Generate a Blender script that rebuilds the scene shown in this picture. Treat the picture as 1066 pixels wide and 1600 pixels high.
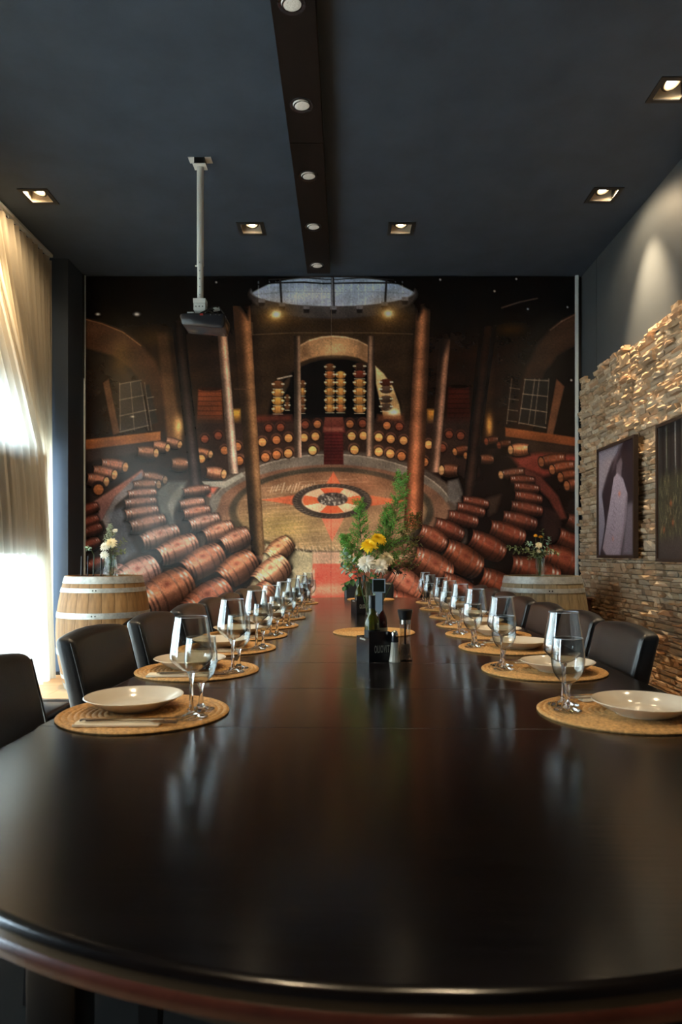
import bpy, bmesh, math, random
import numpy as np
from mathutils import Vector, Matrix

for _o in list(bpy.data.objects):
    bpy.data.objects.remove(_o, do_unlink=True)
scene = bpy.context.scene
COL = scene.collection
random.seed(7)
PI = math.pi

# ------------------------------------------------------------------ camera
CAMZ = 1.11
FPX = 1600 * 24 / 36.0
cam = bpy.data.cameras.new('camera')
cam.sensor_fit = 'VERTICAL'
cam.sensor_height = 36.0
cam.sensor_width = 24.0
cam.lens = 24.0
cam.shift_x = -7 / 1600.0
cam.shift_y = 66 / 1600.0
cam.clip_start = 0.02
cam.dof.use_dof = True
cam.dof.focus_distance = 2.9
cam.dof.aperture_fstop = 5.0
cam_o = bpy.data.objects.new('camera', cam)
cam_o.location = (0, 0, CAMZ)
cam_o.rotation_euler = (PI / 2, 0, 0)
COL.objects.link(cam_o)
scene.camera = cam_o

# ------------------------------------------------------------------ daylight and exposure
world = bpy.data.worlds.new('overcast_daylight')
scene.world = world
world.use_nodes = True
bg = world.node_tree.nodes['Background']
bg.inputs['Color'].default_value = (0.66, 0.84, 1.0, 1)
bg.inputs['Strength'].default_value = 16.0
scene.view_settings.view_transform = 'Standard'
scene.view_settings.look = 'None'
scene.view_settings.gamma = 1.0
scene.view_settings.use_curve_mapping = False
scene.view_settings.exposure = 1.05
WALL_SPOT = 165.0       # watts of the wall-washing downlights
DOWN_SPOT = 72.0
pl = bpy.data.lights.new('window_portal', 'AREA')
pl.shape = 'RECTANGLE'; pl.size = 3.0; pl.size_y = 5.6
pl.cycles.is_portal = True
plo = bpy.data.objects.new('window_portal', pl)
plo.location = (-2.93, 3.2, 1.52)
plo.rotation_euler = (0, -PI / 2, 0)
COL.objects.link(plo)

# ------------------------------------------------------------------ helpers
def lin(c):
    return tuple(((v / 255.0) / 12.92 if v <= 10 else ((v / 255.0 + 0.055) / 1.055) ** 2.4) for v in c)

def at(px, py, d):
    """world point seen at a photograph pixel, at depth d"""
    return Vector(((px - 540) / FPX * d, d, CAMZ - (py - 866) / FPX * d))

def tag(o, label=None, cat=None, group=None, kind=None):
    if label: o['label'] = label
    if cat: o['category'] = cat
    if group: o['group'] = group
    if kind: o['kind'] = kind
    return o

def empty(name, loc=(0, 0, 0), rz=0.0, parent=None):
    o = bpy.data.objects.new(name, None)
    o.empty_display_size = 0.05
    COL.objects.link(o)
    o.location = loc
    o.rotation_euler = (0, 0, rz)
    if parent: o.parent = parent
    return o

class MB:
    def __init__(self):
        self.v = []; self.f = []; self.m = []
    def add(self, vs, fs, mi=0):
        n = len(self.v)
        self.v += [tuple(p) for p in vs]
        self.f += [tuple(i + n for i in q) for q in fs]
        self.m += [mi] * len(fs)
        return self
    def box(self, x0, x1, y0, y1, z0, z1, M=None, mi=0):
        vs = [Vector(p) for p in ((x0,y0,z0),(x1,y0,z0),(x1,y1,z0),(x0,y1,z0),(x0,y0,z1),(x1,y0,z1),(x1,y1,z1),(x0,y1,z1))]
        if M: vs = [M @ p for p in vs]
        return self.add(vs, [(0,3,2,1),(4,5,6,7),(0,1,5,4),(1,2,6,5),(2,3,7,6),(3,0,4,7)], mi)
    def lathe(self, prof, seg=32, M=None, mi=0):
        """prof: list of (r,z) from bottom to top (outer side)"""
        n = len(self.v); vs = []; fs = []; rings = []
        for r, z in prof:
            if r < 1e-6:
                rings.append([len(vs)]); vs.append(Vector((0, 0, z)))
            else:
                rings.append(list(range(len(vs), len(vs) + seg)))
                for k in range(seg):
                    a = 2 * PI * k / seg
                    vs.append(Vector((r * math.cos(a), r * math.sin(a), z)))
        for a, b in zip(rings[:-1], rings[1:]):
            for k in range(seg):
                k2 = (k + 1) % seg
                if len(a) == 1 and len(b) == 1: continue
                if len(a) == 1: fs.append((a[0], b[k2], b[k]))
                elif len(b) == 1: fs.append((a[k], a[k2], b[0]))
                else: fs.append((a[k], a[k2], b[k2], b[k]))
        if M: vs = [M @ p for p in vs]
        return self.add(vs, fs, mi)
    def tube(self, pts, r, seg=8, cap=True, mi=0):
        pts = [Vector(p) for p in pts]
        rs = r if isinstance(r, (list, tuple)) else [r] * len(pts)
        vs = []; fs = []
        ref = Vector((0, 0, 1))
        t0 = (pts[1] - pts[0]).normalized()
        if abs(t0.dot(ref)) > 0.9: ref = Vector((1, 0, 0))
        u = t0.cross(ref).normalized()
        for i, p in enumerate(pts):
            if i == 0: t = (pts[1] - pts[0])
            elif i == len(pts) - 1: t = (pts[-1] - pts[-2])
            else: t = (pts[i + 1] - pts[i - 1])
            t.normalize()
            u = (u - t * u.dot(t)).normalized()
            w = t.cross(u)
            for k in range(seg):
                a = 2 * PI * k / seg
                vs.append(p + (u * math.cos(a) + w * math.sin(a)) * rs[i])
        for i in range(len(pts) - 1):
            for k in range(seg):
                k2 = (k + 1) % seg
                fs.append((i*seg+k, i*seg+k2, (i+1)*seg+k2, (i+1)*seg+k))
        if cap:
            fs.append(tuple(range(seg - 1, -1, -1)))
            fs.append(tuple(range((len(pts)-1)*seg, len(pts)*seg)))
        return self.add(vs, fs, mi)
    def prism(self, poly, z0, z1, M=None, mi=0):
        n = len(poly)
        vs = [Vector((x, y, z0)) for x, y in poly] + [Vector((x, y, z1)) for x, y in poly]
        if M: vs = [M @ p for p in vs]
        fs = [tuple(range(n - 1, -1, -1)), tuple(range(n, 2 * n))]
        for i in range(n):
            j = (i + 1) % n
            fs.append((i, j, n + j, n + i))
        return self.add(vs, fs, mi)
    def mesh(self, name, mats, smooth=None):
        me = bpy.data.meshes.new(name)
        me.from_pydata(self.v, [], self.f)
        for m in (mats if isinstance(mats, (list, tuple)) else [mats]):
            me.materials.append(m)
        if any(self.m):
            me.polygons.foreach_set('material_index', self.m)
        if smooth is not None:
            me.polygons.foreach_set('use_smooth', [True] * len(me.polygons))
            me.set_sharp_from_angle(angle=math.radians(smooth))
        me.update()
        return me
    def build(self, name, mats, parent=None, smooth=None, loc=None, rot=None):
        o = bpy.data.objects.new(name, self.mesh(name, mats, smooth))
        COL.objects.link(o)
        if parent: o.parent = parent
        if loc is not None: o.location = loc
        if rot is not None: o.rotation_euler = rot
        return o

def put(name, me, parent=None, loc=(0, 0, 0), rot=(0, 0, 0), scale=(1, 1, 1)):
    o = bpy.data.objects.new(name, me)
    COL.objects.link(o)
    o.parent = parent
    o.location = loc; o.rotation_euler = rot; o.scale = scale
    return o

def copy_tree(o, parent=None):
    c = o.copy()
    COL.objects.link(c)
    c.parent = parent
    for ch in list(o.children):
        copy_tree(ch, c)
    return c

def bevel_box(sx, sy, sz, r, seg=3, cuts=0):
    """a box centred on the origin with rounded edges, as an MB"""
    bm = bmesh.new()
    bmesh.ops.create_cube(bm, size=1.0)
    for v in bm.verts:
        v.co.x *= sx; v.co.y *= sy; v.co.z *= sz
    bmesh.ops.bevel(bm, geom=list(bm.edges), offset=r, segments=seg, profile=0.5, affect='EDGES')
    if cuts:
        for ax, size in ((0, sx), (1, sy), (2, sz)):
            k = max(1, int(size / cuts))
            for i in range(1, k):
                no = [0, 0, 0]; no[ax] = 1
                co = [0, 0, 0]; co[ax] = -size / 2 + size * i / k
                bmesh.ops.bisect_plane(bm, geom=bm.verts[:] + bm.edges[:] + bm.faces[:], plane_co=co, plane_no=no)
    mb = MB()
    bm.verts.index_update()
    mb.v = [tuple(v.co) for v in bm.verts]
    mb.f = [tuple(v.index for v in f.verts) for f in bm.faces]
    mb.m = [0] * len(mb.f)
    bm.free()
    return mb

def text_mesh(name, body, size, mat, extrude=0.0004, xs=1.0, parent=None, M=None, space=1.0):
    cu = bpy.data.curves.new(name + '_curve', 'FONT')
    cu.body = body; cu.size = size; cu.extrude = extrude; cu.offset = size * 0.012
    cu.space_character = space
    cu.align_x = 'CENTER'; cu.align_y = 'CENTER'
    t = bpy.data.objects.new(name + '_tmp', cu)
    COL.objects.link(t)
    bpy.context.view_layer.update()
    dg = bpy.context.evaluated_depsgraph_get()
    me = bpy.data.meshes.new_from_object(t.evaluated_get(dg))
    bpy.data.objects.remove(t, do_unlink=True)
    bpy.data.curves.remove(cu)
    for v in me.vertices:
        v.co.x *= xs
        if M: v.co = M @ v.co
    me.materials.clear(); me.materials.append(mat)
    o = bpy.data.objects.new(name, me)
    COL.objects.link(o)
    if parent: o.parent = parent
    return o

# ------------------------------------------------------------------ materials
def mat(name, col, rough=0.5, metal=0.0, spec=0.5, noise=None, bump=None, rnd=0.0, coat=0.0, sheen=0.0, trans=0.0, ior=1.45, emit=None):
    """noise=(scale_xyz, amount[, second colour]); bump=(scale_xyz, strength, distance)"""
    m = bpy.data.materials.new(name)
    m.use_nodes = True
    nt = m.node_tree; N = nt.nodes; L = nt.links
    b = N['Principled BSDF']
    c = lin(col) if max(col) > 1.0 else tuple(col)
    b.inputs['Base Color'].default_value = (*c, 1)
    b.inputs['Roughness'].default_value = rough
    b.inputs['Metallic'].default_value = metal
    b.inputs['Specular IOR Level'].default_value = spec
    b.inputs['Coat Weight'].default_value = coat
    b.inputs['Sheen Weight'].default_value = sheen
    b.inputs['Transmission Weight'].default_value = trans
    b.inputs['IOR'].default_value = ior
    if emit:
        b.inputs['Emission Color'].default_value = (*emit[0], 1)
        b.inputs['Emission Strength'].default_value = emit[1]
    tc = None
    def coords(sc):
        nonlocal tc
        if tc is None: tc = N.new('ShaderNodeTexCoord')
        mp = N.new('ShaderNodeMapping')
        mp.inputs['Scale'].default_value = sc
        L.new(tc.outputs['Object'], mp.inputs['Vector'])
        return mp.outputs['Vector']
    out = None
    if noise:
        tx = N.new('ShaderNodeTexNoise')
        tx.inputs['Scale'].default_value = 1.0
        tx.inputs['Detail'].default_value = 5.0
        tx.inputs['Roughness'].default_value = 0.6
        L.new(coords(noise[0]), tx.inputs['Vector'])
        rp = N.new('ShaderNodeValToRGB')
        rp.color_ramp.elements[0].position = 0.3
        rp.color_ramp.elements[1].position = 0.7
        a = noise[1]
        c2 = lin(noise[2]) if len(noise) > 2 else tuple(v * (1 - a) for v in c)
        c1 = c if len(noise) > 2 else tuple(min(1, v * (1 + a * 0.6)) for v in c)
        rp.color_ramp.elements[0].color = (*c2, 1)
        rp.color_ramp.elements[1].color = (*c1, 1)
        L.new(tx.outputs['Fac'], rp.inputs['Fac'])
        out = rp.outputs['Color']
    if rnd:
        oi = N.new('ShaderNodeObjectInfo')
        mr = N.new('ShaderNodeMapRange')
        mr.inputs['To Min'].default_value = 1 - rnd
        mr.inputs['To Max'].default_value = 1 + rnd
        L.new(oi.outputs['Random'], mr.inputs['Value'])
        vm = N.new('ShaderNodeVectorMath'); vm.operation = 'SCALE'
        if out: L.new(out, vm.inputs[0])
        else: vm.inputs[0].default_value = c
        L.new(mr.outputs['Result'], vm.inputs['Scale'])
        out = vm.outputs['Vector']
    if out: L.new(out, b.inputs['Base Color'])
    if bump:
        tx = N.new('ShaderNodeTexNoise')
        tx.inputs['Scale'].default_value = 1.0
        tx.inputs['Detail'].default_value = 4.0
        L.new(coords(bump[0]), tx.inputs['Vector'])
        bp = N.new('ShaderNodeBump')
        bp.inputs['Strength'].default_value = bump[1]
        bp.inputs['Distance'].default_value = bump[2]
        L.new(tx.outputs['Fac'], bp.inputs['Height'])
        L.new(bp.outputs['Normal'], b.inputs['Normal'])
    return m

def mat_print(name, rough=0.3, spec=0.4):
    m = bpy.data.materials.new(name)
    m.use_nodes = True
    nt = m.node_tree
    b = nt.nodes['Principled BSDF']
    a = nt.nodes.new('ShaderNodeAttribute'); a.attribute_name = 'ink'
    nt.links.new(a.outputs['Color'], b.inputs['Base Color'])
    b.inputs['Roughness'].default_value = rough
    b.inputs['Specular IOR Level'].default_value = spec
    return m

def mat_thin_glass(name, tint=(0.97, 0.985, 0.98), base=0.05, edge=0.95, power=2.3, rough=0.0):
    m = bpy.data.materials.new(name)
    m.use_nodes = True
    nt = m.node_tree; N = nt.nodes; L = nt.links
    N.remove(N['Principled BSDF'])
    out = N['Material Output']
    tr = N.new('ShaderNodeBsdfTransparent'); tr.inputs['Color'].default_value = (*tint, 1)
    gl = N.new('ShaderNodeBsdfGlossy'); gl.inputs['Roughness'].default_value = rough
    lw = N.new('ShaderNodeLayerWeight'); lw.inputs['Blend'].default_value = 0.5
    pw = N.new('ShaderNodeMath'); pw.operation = 'POWER'; pw.inputs[1].default_value = power
    ma = N.new('ShaderNodeMath'); ma.operation = 'MULTIPLY_ADD'
    ma.inputs[1].default_value = edge; ma.inputs[2].default_value = base
    mx = N.new('ShaderNodeMixShader')
    L.new(lw.outputs['Facing'], pw.inputs[0]); L.new(pw.outputs[0], ma.inputs[0])
    L.new(ma.outputs[0], mx.inputs['Fac'])
    L.new(tr.outputs[0], mx.inputs[1]); L.new(gl.outputs[0], mx.inputs[2])
    L.new(mx.outputs[0], out.inputs['Surface'])
    return m

def mat_sheer(name, col, clear=0.12, translucent=0.55):
    m = bpy.data.materials.new(name)
    m.use_nodes = True
    nt = m.node_tree; N = nt.nodes; L = nt.links
    N.remove(N['Principled BSDF'])
    out = N['Material Output']
    d = N.new('ShaderNodeBsdfDiffuse'); d.inputs['Color'].default_value = (*col, 1)
    t = N.new('ShaderNodeBsdfTranslucent'); t.inputs['Color'].default_value = (*col, 1)
    c = N.new('ShaderNodeBsdfTransparent'); c.inputs['Color'].default_value = (0.97, 0.97, 0.97, 1)
    m1 = N.new('ShaderNodeMixShader'); m1.inputs['Fac'].default_value = translucent
    m2 = N.new('ShaderNodeMixShader'); m2.inputs['Fac'].default_value = clear
    L.new(d.outputs[0], m1.inputs[1]); L.new(t.outputs[0], m1.inputs[2])
    L.new(m1.outputs[0], m2.inputs[1]); L.new(c.outputs[0], m2.inputs[2])
    L.new(m2.outputs[0], out.inputs['Surface'])
    return m

def mat_emit(name, col, s):
    m = bpy.data.materials.new(name)
    m.use_nodes = True
    b = m.node_tree.nodes['Principled BSDF']
    b.inputs['Base Color'].default_value = (0.8, 0.8, 0.8, 1)
    b.inputs['Emission Color'].default_value = (*col, 1)
    b.inputs['Emission Strength'].default_value = s
    return m

M_CEIL = mat('ceiling_paint', (0.042, 0.057, 0.080), 0.75, spec=0.25, noise=((3, 3, 3), 0.18), bump=((160, 160, 160), 0.15, 0.002))
M_WALLP = mat('slate_wall_paint', (0.060, 0.066, 0.072), 0.6, spec=0.3, noise=((2, 2, 2), 0.12), bump=((140, 140, 140), 0.12, 0.002))
M_PILLAR = mat('pillar_paint', (0.050, 0.066, 0.092), 0.65, spec=0.25)
M_DARKWALL = mat('dark_wall_paint', (0.04, 0.042, 0.046), 0.7, spec=0.25)
M_FLOOR = mat('oak_floor', (196, 160, 120), 0.45, noise=((1.5, 14, 6), 0.2), bump=((4, 60, 4), 0.1, 0.002))
M_STONE = [mat('ledgestone_' + n, c, 0.9, spec=0.08, noise=((38, 38, 38), 0.28), bump=((90, 90, 90), 0.5, 0.006))
           for n, c in (('sand', (200, 174, 144)), ('tan', (190, 162, 130)), ('grey', (182, 162, 138)), ('rust', (192, 158, 126)), ('pale', (208, 186, 158)), ('umber', (172, 146, 118)))]
M_TABLE = mat('black_brown_table', (0.0035, 0.0024, 0.0022), 0.185, spec=0.5, noise=((3, 60, 10), 0.5), bump=((6, 160, 20), 0.10, 0.0012))
M_TRIM = mat('mahogany_edge', (0.045, 0.013, 0.008), 0.25, spec=0.5, noise=((20, 20, 20), 0.4))
M_LEATHER = mat('black_leather', (0.017, 0.017, 0.018), 0.33, spec=0.7, noise=((20, 20, 20), 0.2), bump=((260, 260, 260), 0.25, 0.0015))
M_PIPING = mat('leather_piping', (0.03, 0.03, 0.03), 0.3)
M_BLACKWOOD = mat('black_wood', (0.012, 0.010, 0.009), 0.35)
M_STRAW = mat('woven_straw', (200, 152, 92), 0.75, noise=((120, 120, 120), 0.45), bump=((220, 220, 220), 0.7, 0.003))
M_CERAMIC = mat('cream_ceramic', (222, 210, 190), 0.12, spec=0.5, coat=0.3)
M_STEEL = mat('polished_steel', (0.62, 0.60, 0.57), 0.16, metal=1.0)
M_NAPKIN = mat('ivory_paper', (238, 224, 196), 0.8)
M_BOWL = mat_thin_glass('thin_glass')
M_GLASS = mat('solid_glass', (1.0, 1.0, 1.0), 0.0, trans=1.0, ior=1.5)
M_ALU = mat('aluminium_strip', (0.66, 0.72, 0.74), 0.4, metal=0.0)
M_CURT = mat_sheer('sheer_ivory_curtain', (0.68, 0.59, 0.45), 0.10, 0.55)
M_SWAG = mat_sheer('sheer_white_curtain', (0.60, 0.57, 0.50), 0.10, 0.5)
M_HOOP = mat('galvanised_hoop', (0.44, 0.46, 0.45), 0.5, metal=0.55, noise=((30, 30, 30), 0.3), rnd=0.1)
M_STAVE = mat('oak_stave', (146, 110, 70), 0.6, noise=((40, 40, 5), 0.35), bump=((80, 80, 8), 0.3, 0.002), rnd=0.16)
M_STAVE2 = mat('weathered_oak_stave', (136, 122, 96), 0.65, noise=((40, 40, 5), 0.35), bump=((80, 80, 8), 0.3, 0.002), rnd=0.14)
M_WHITEPAINT = mat('white_painted_steel', (0.62, 0.64, 0.62), 0.4)
M_BLACKPL = mat('black_plastic', (0.018, 0.018, 0.022), 0.22)
M_BLACKMT = mat('matt_black', (0.012, 0.012, 0.012), 0.6)
M_BEAM = mat('wenge_beam', (0.008, 0.005, 0.004), 0.6, spec=0.2, noise=((6, 2, 6), 0.3))

# ================================================================== THE ROOM
CEIL = 3.71
XL, XR = -2.80, 2.21          # left window wall, right stone-clad wall
YB, YF = 6.40, -1.60          # mural wall, wall behind the camera

# floor of separate planks
fl = MB().box(XL - 0.1, XR + 0.25, YF - 0.1, YB + 0.1, -0.12, -0.012).build('floor', M_BLACKMT)
tag(fl, kind='structure')
pw, plen = 0.165, 1.6
plank_me = MB().box(-pw/2 + 0.001, pw/2 - 0.001, -plen/2 + 0.001, plen/2 - 0.001, -0.012, 0.0).mesh('plank', mat('oak_plank', (198, 164, 124), 0.42, noise=((14, 1.5, 6), 0.22), bump=((60, 4, 4), 0.1, 0.002), rnd=0.14))
i = 0
x = XL + pw / 2
while x < XR:
    y = YF + (0.4 if i % 2 else 0.0)
    if i % 3 == 2: y += 0.55
    while y - plen / 2 < YB:
        y0 = max(YF, y - plen / 2); y1 = min(YB, y + plen / 2)
        if y1 - y0 > 0.1:
            put('plank', plank_me, fl, (x, (y0 + y1) / 2, 0), (0, 0, 0), (1, (y1 - y0) / plen, 1))
        y += plen
    x += pw; i += 1

# ceiling with square openings for the recessed downlights
SQ = 0.19
SQUARES = [(-2.23, 4.96), (1.87, 4.94), (1.83, 3.82), (-0.75, 5.45), (0.444, 5.45)]
# unseen lamps added to brighten the room, above and behind the camera
SQUARES += [(1.83, 2.70), (-2.23, 2.70), (-0.75, 2.60), (0.444, 2.60), (-0.75, 0.0), (0.444, 0.0)]
holes = [(a - SQ/2, a + SQ/2, b - SQ/2, b + SQ/2) for a, b in SQUARES]
xs = sorted({XL - 0.2, XR + 0.2} | {h[0] for h in holes} | {h[1] for h in holes})
ys = sorted({YF - 0.1, YB + 0.1} | {h[2] for h in holes} | {h[3] for h in holes})
mb = MB()
for a0, a1 in zip(xs[:-1], xs[1:]):
    for b0, b1 in zip(ys[:-1], ys[1:]):
        cx, cy = (a0 + a1) / 2, (b0 + b1) / 2
        if any(h[0] < cx < h[1] and h[2] < cy < h[3] for h in holes): continue
        mb.box(a0, a1, b0, b1, CEIL, CEIL + 0.01)
ce = mb.build('ceiling', M_CEIL); tag(ce, kind='structure')
tag(MB().box(XL - 0.2, XR + 0.2, YF - 0.1, YB + 0.1, CEIL + 0.2, CEIL + 0.25).build('ceiling', M_BLACKMT), kind='structure')  # unseen roof slab above the ceiling, added to block sky through gaps

# walls
tag(MB().box(XL - 0.2, XR + 0.2, YB, YB + 0.1, 0, CEIL + 0.2).build('wall_back', M_DARKWALL), kind='structure')
tag(MB().box(XL - 0.2, XR + 0.2, YF - 0.1, YF, 0, CEIL + 0.2).build('wall_front', M_DARKWALL), kind='structure')
wr = MB()
wr.box(XR, XR + 0.1, YF, 6.0, 0, CEIL)
wr.box(XR, XR + 0.1, 6.012, YB, 0, CEIL)          # short end panel, a thin shadow joint before it
wr.box(XR + 0.03, XR + 0.1, 6.0, 6.012, 0, CEIL)
wr.box(XR + 0.05, XR + 0.15, YF, YB, CEIL, CEIL + 0.2)
tag(wr.build('wall_right', M_WALLP), kind='structure')
WY0, WY1, WZ0, WZ1 = 0.4, 5.40, 0.02, 2.38        # large window; a lower side light follows it
SY0, SY1, SZ1 = 5.46, 6.36, 2.08
wl = MB()
wl.box(XL - 0.12, XL, YF, WY0, 0, CEIL + 0.2)
wl.box(XL - 0.12, XL, WY1, SY0, 0, CEIL + 0.2)
wl.box(XL - 0.12, XL, SY1, YB, 0, CEIL + 0.2)
wl.box(XL - 0.12, XL, SY0, SY1, SZ1, CEIL + 0.2)
wl.box(XL - 0.12, XL, SY0, SY1, 0, WZ0)
wl.box(XL - 0.12, XL, WY0, WY1, WZ1, CEIL + 0.2)
wl.box(XL - 0.12, XL, WY0, WY1, 0, WZ0)
tag(wl.build('wall_left', M_DARKWALL), kind='structure')
pi_ = MB().box(-2.60, -2.44, 6.0, YB, 0, CEIL).build('wall_pillar', M_PILLAR); tag(pi_, kind='structure')
bb = MB().box(-2.60, -2.436, 5.985, 6.0, 0, 0.08); bb.box(-2.44, -2.428, 5.985, YB, 0, 0.08)
tag(bb.build('baseboard_pillar', M_BLACKPL), kind='structure')
tag(MB().box(-2.452, -2.442 + 0.012, 6.335, 6.36, 2.75, CEIL).build('trim_1', M_BLACKMT), kind='structure')

# window behind the curtains: frame, mullions and panes
win = empty('window_1', (XL - 0.06, (WY0 + WY1) / 2, WZ0)); tag(win, kind='structure')
M_FRAME = mat('window_frame_grey', (0.12, 0.12, 0.12), 0.5)
M_PANE = mat_thin_glass('window_pane', (0.93, 0.96, 0.95))
hy = (WY1 - WY0) / 2; hz = WZ1 - WZ0
f = MB()
f.box(-0.03, 0.03, -hy, hy, 0, 0.05); f.box(-0.03, 0.03, -hy, hy, hz - 0.05, hz)
f.box(-0.03, 0.03, -hy, -hy + 0.05, 0.05, hz - 0.05); f.box(-0.03, 0.03, hy - 0.05, hy, 0.05, hz - 0.05)
fo = f.build('window_frame', M_FRAME, win)
npn = 4
for k in range(1, npn):
    yy = -hy + 2 * hy * k / npn
    MB().box(-0.025, 0.025, yy - 0.025, yy + 0.025, 0.05, hz - 0.05).build('mullion', M_FRAME, win)
for k in range(npn):
    y0 = -hy + 2 * hy * k / npn + 0.026; y1 = -hy + 2 * hy * (k + 1) / npn - 0.026
    MB().add([(0, y0, 0.05), (0, y1, 0.05), (0, y1, hz - 0.05), (0, y0, hz - 0.05)], [(0, 1, 2, 3)]).build('pane', M_PANE, win)
w2 = empty('window_2', (XL - 0.06, (SY0 + SY1) / 2, WZ0)); tag(w2, kind='structure')
h2 = (SY1 - SY0) / 2; z2 = SZ1 - WZ0
f = MB()
f.box(-0.03, 0.03, -h2, h2, 0, 0.04); f.box(-0.03, 0.03, -h2, h2, z2 - 0.04, z2)
f.box(-0.03, 0.03, -h2, -h2 + 0.04, 0.04, z2 - 0.04); f.box(-0.03, 0.03, h2 - 0.02, h2, 0.04, z2 - 0.04)
f.build('window_frame', M_FRAME, w2)
MB().add([(0, -h2 + .04, 0.04), (0, h2 - .02, 0.04), (0, h2 - .02, z2 - 0.04), (0, -h2 + .04, z2 - 0.04)], [(0, 1, 2, 3)]).build('pane', M_PANE, w2)
# ground outside
tag(MB().box(-9, XL - 0.13, -4, 10, -0.2, -0.02).build('ground_outside', mat('pale_paving', (170, 168, 160), 0.8)), kind='structure')

# low platform step under the curtain end
pf = empty('low_platform', (-2.10, 5.48, 0))
tag(pf, 'low pale timber platform with black front edge below the left curtain', 'platform')
for k in range(5):
    MB().box(-0.69 + k * 0.276 + 0.001, -0.69 + (k + 1) * 0.276 - 0.001, -0.475, 0.50, 0.0, 0.053).build('plank', M_FLOOR, pf)
MB().box(-0.69, 0.69, -0.51, -0.476, 0.0, 0.05).build('front_edge', M_BLACKPL, pf)

# curtains ----------------------------------------------------------
def curtain(name, fy, fx, fz0, fz1, ny, nz, m, parent):
    vs = []; fs = []
    for j in range(nz + 1):
        t = j / nz
        for i in range(ny + 1):
            s = i / ny
            y = fy(s, t); z = fz0 + (fz1 - fz0) * t
            vs.append((fx(s, t), y, z))
    for j in range(nz):
        for i in range(ny):
            a = j * (ny + 1) + i
            fs.append((a, a + 1, a + ny + 2, a + ny + 1))
    return MB().add(vs, fs).build(name, m, parent, smooth=180)

cur = empty('pleated_curtain', (-2.56, 3.1, 0.05))
tag(cur, 'tall pleated tan curtain hanging beside the dark pillar at left', 'curtain')
def pleat(y, amp, ph=0.0):
    return amp * (math.sin(2 * PI * y / 0.115 + ph + 0.8 * math.sin(y * 5.1)) + 0.35 * math.sin(2 * PI * y / 0.047 + 2 * math.sin(y * 3.3)))
cy0, cy1 = 4.2, 5.965
EDGE = [(0.10, 5.83), (0.93, 5.74), (1.46, 5.68), (1.98, 5.58), (2.61, 5.23), (3.13, 4.92), (3.66, 4.62)]
def y_edge(z):
    if z <= EDGE[0][0]: return EDGE[0][1]
    for (z0, y0), (z1, y1) in zip(EDGE[:-1], EDGE[1:]):
        if z <= z1: return y0 + (y1 - y0) * (z - z0) / (z1 - z0)
    return EDGE[-1][1]
# drawn towards the pillar: its left edge runs up the same slant as the white sheer in front of it
def bk_y(s, t):
    z = 0.05 + (CEIL - 0.15) * t
    a = y_edge(z) - 0.14
    return a + (cy1 - 0.035 * t - a) * s - 3.1
curtain('fabric', bk_y, lambda s, t: (0.014 + 0.006 * t) * (math.sin(2 * PI * s * 13 + 0.9 * math.sin(s * 9)) + 0.3 * math.sin(2 * PI * s * 31)), 0.0, CEIL - 0.10, 300, 24, M_CURT, cur)
MB().box(-0.02, 0.02, cy0 - 3.1, cy1 - 3.14, CEIL - 0.075, CEIL - 0.052).build('rail', M_WHITEPAINT, cur)
hk = MB().tube([(0, 0, 0), (0, 0.006, 0.015), (0, 0, 0.03)], 0.0025, 6).mesh('hook', M_WHITEPAINT)
for k in range(12):
    put('hook', hk, cur, (0.0, cy1 - 3.17 - k * 0.09, CEIL - 0.105))

sw = empty('swag_curtain', (-2.49, 4.9, 0.05))
tag(sw, 'white sheer curtain drawn diagonally aside in front of the left window', 'curtain')
def sw_y(s, t):
    z = 0.05 + (CEIL - 0.08 - 0.05) * t
    return y_edge(z) - (1 - s) * (4.9 - 0.2 * t) - 4.9
def sw_x(s, t):
    return 0.020 * math.sin(2 * PI * s * 34 + 1.2 * math.sin(s * 21)) + 0.008 * math.sin(2 * PI * s * 83)
curtain('fabric', sw_y, sw_x, 0.0, CEIL - 0.13, 640, 26, M_SWAG, sw)
# board hanging in the window behind the sheers
wb = MB().box(-2.612, -2.594, 4.60, 5.83, 1.11, 1.96)
tag(wb.build('window_board', mat('brown_board', (70, 48, 30), 0.7)), 'brown rectangular board seen through the left sheer curtain', 'board')

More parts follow.
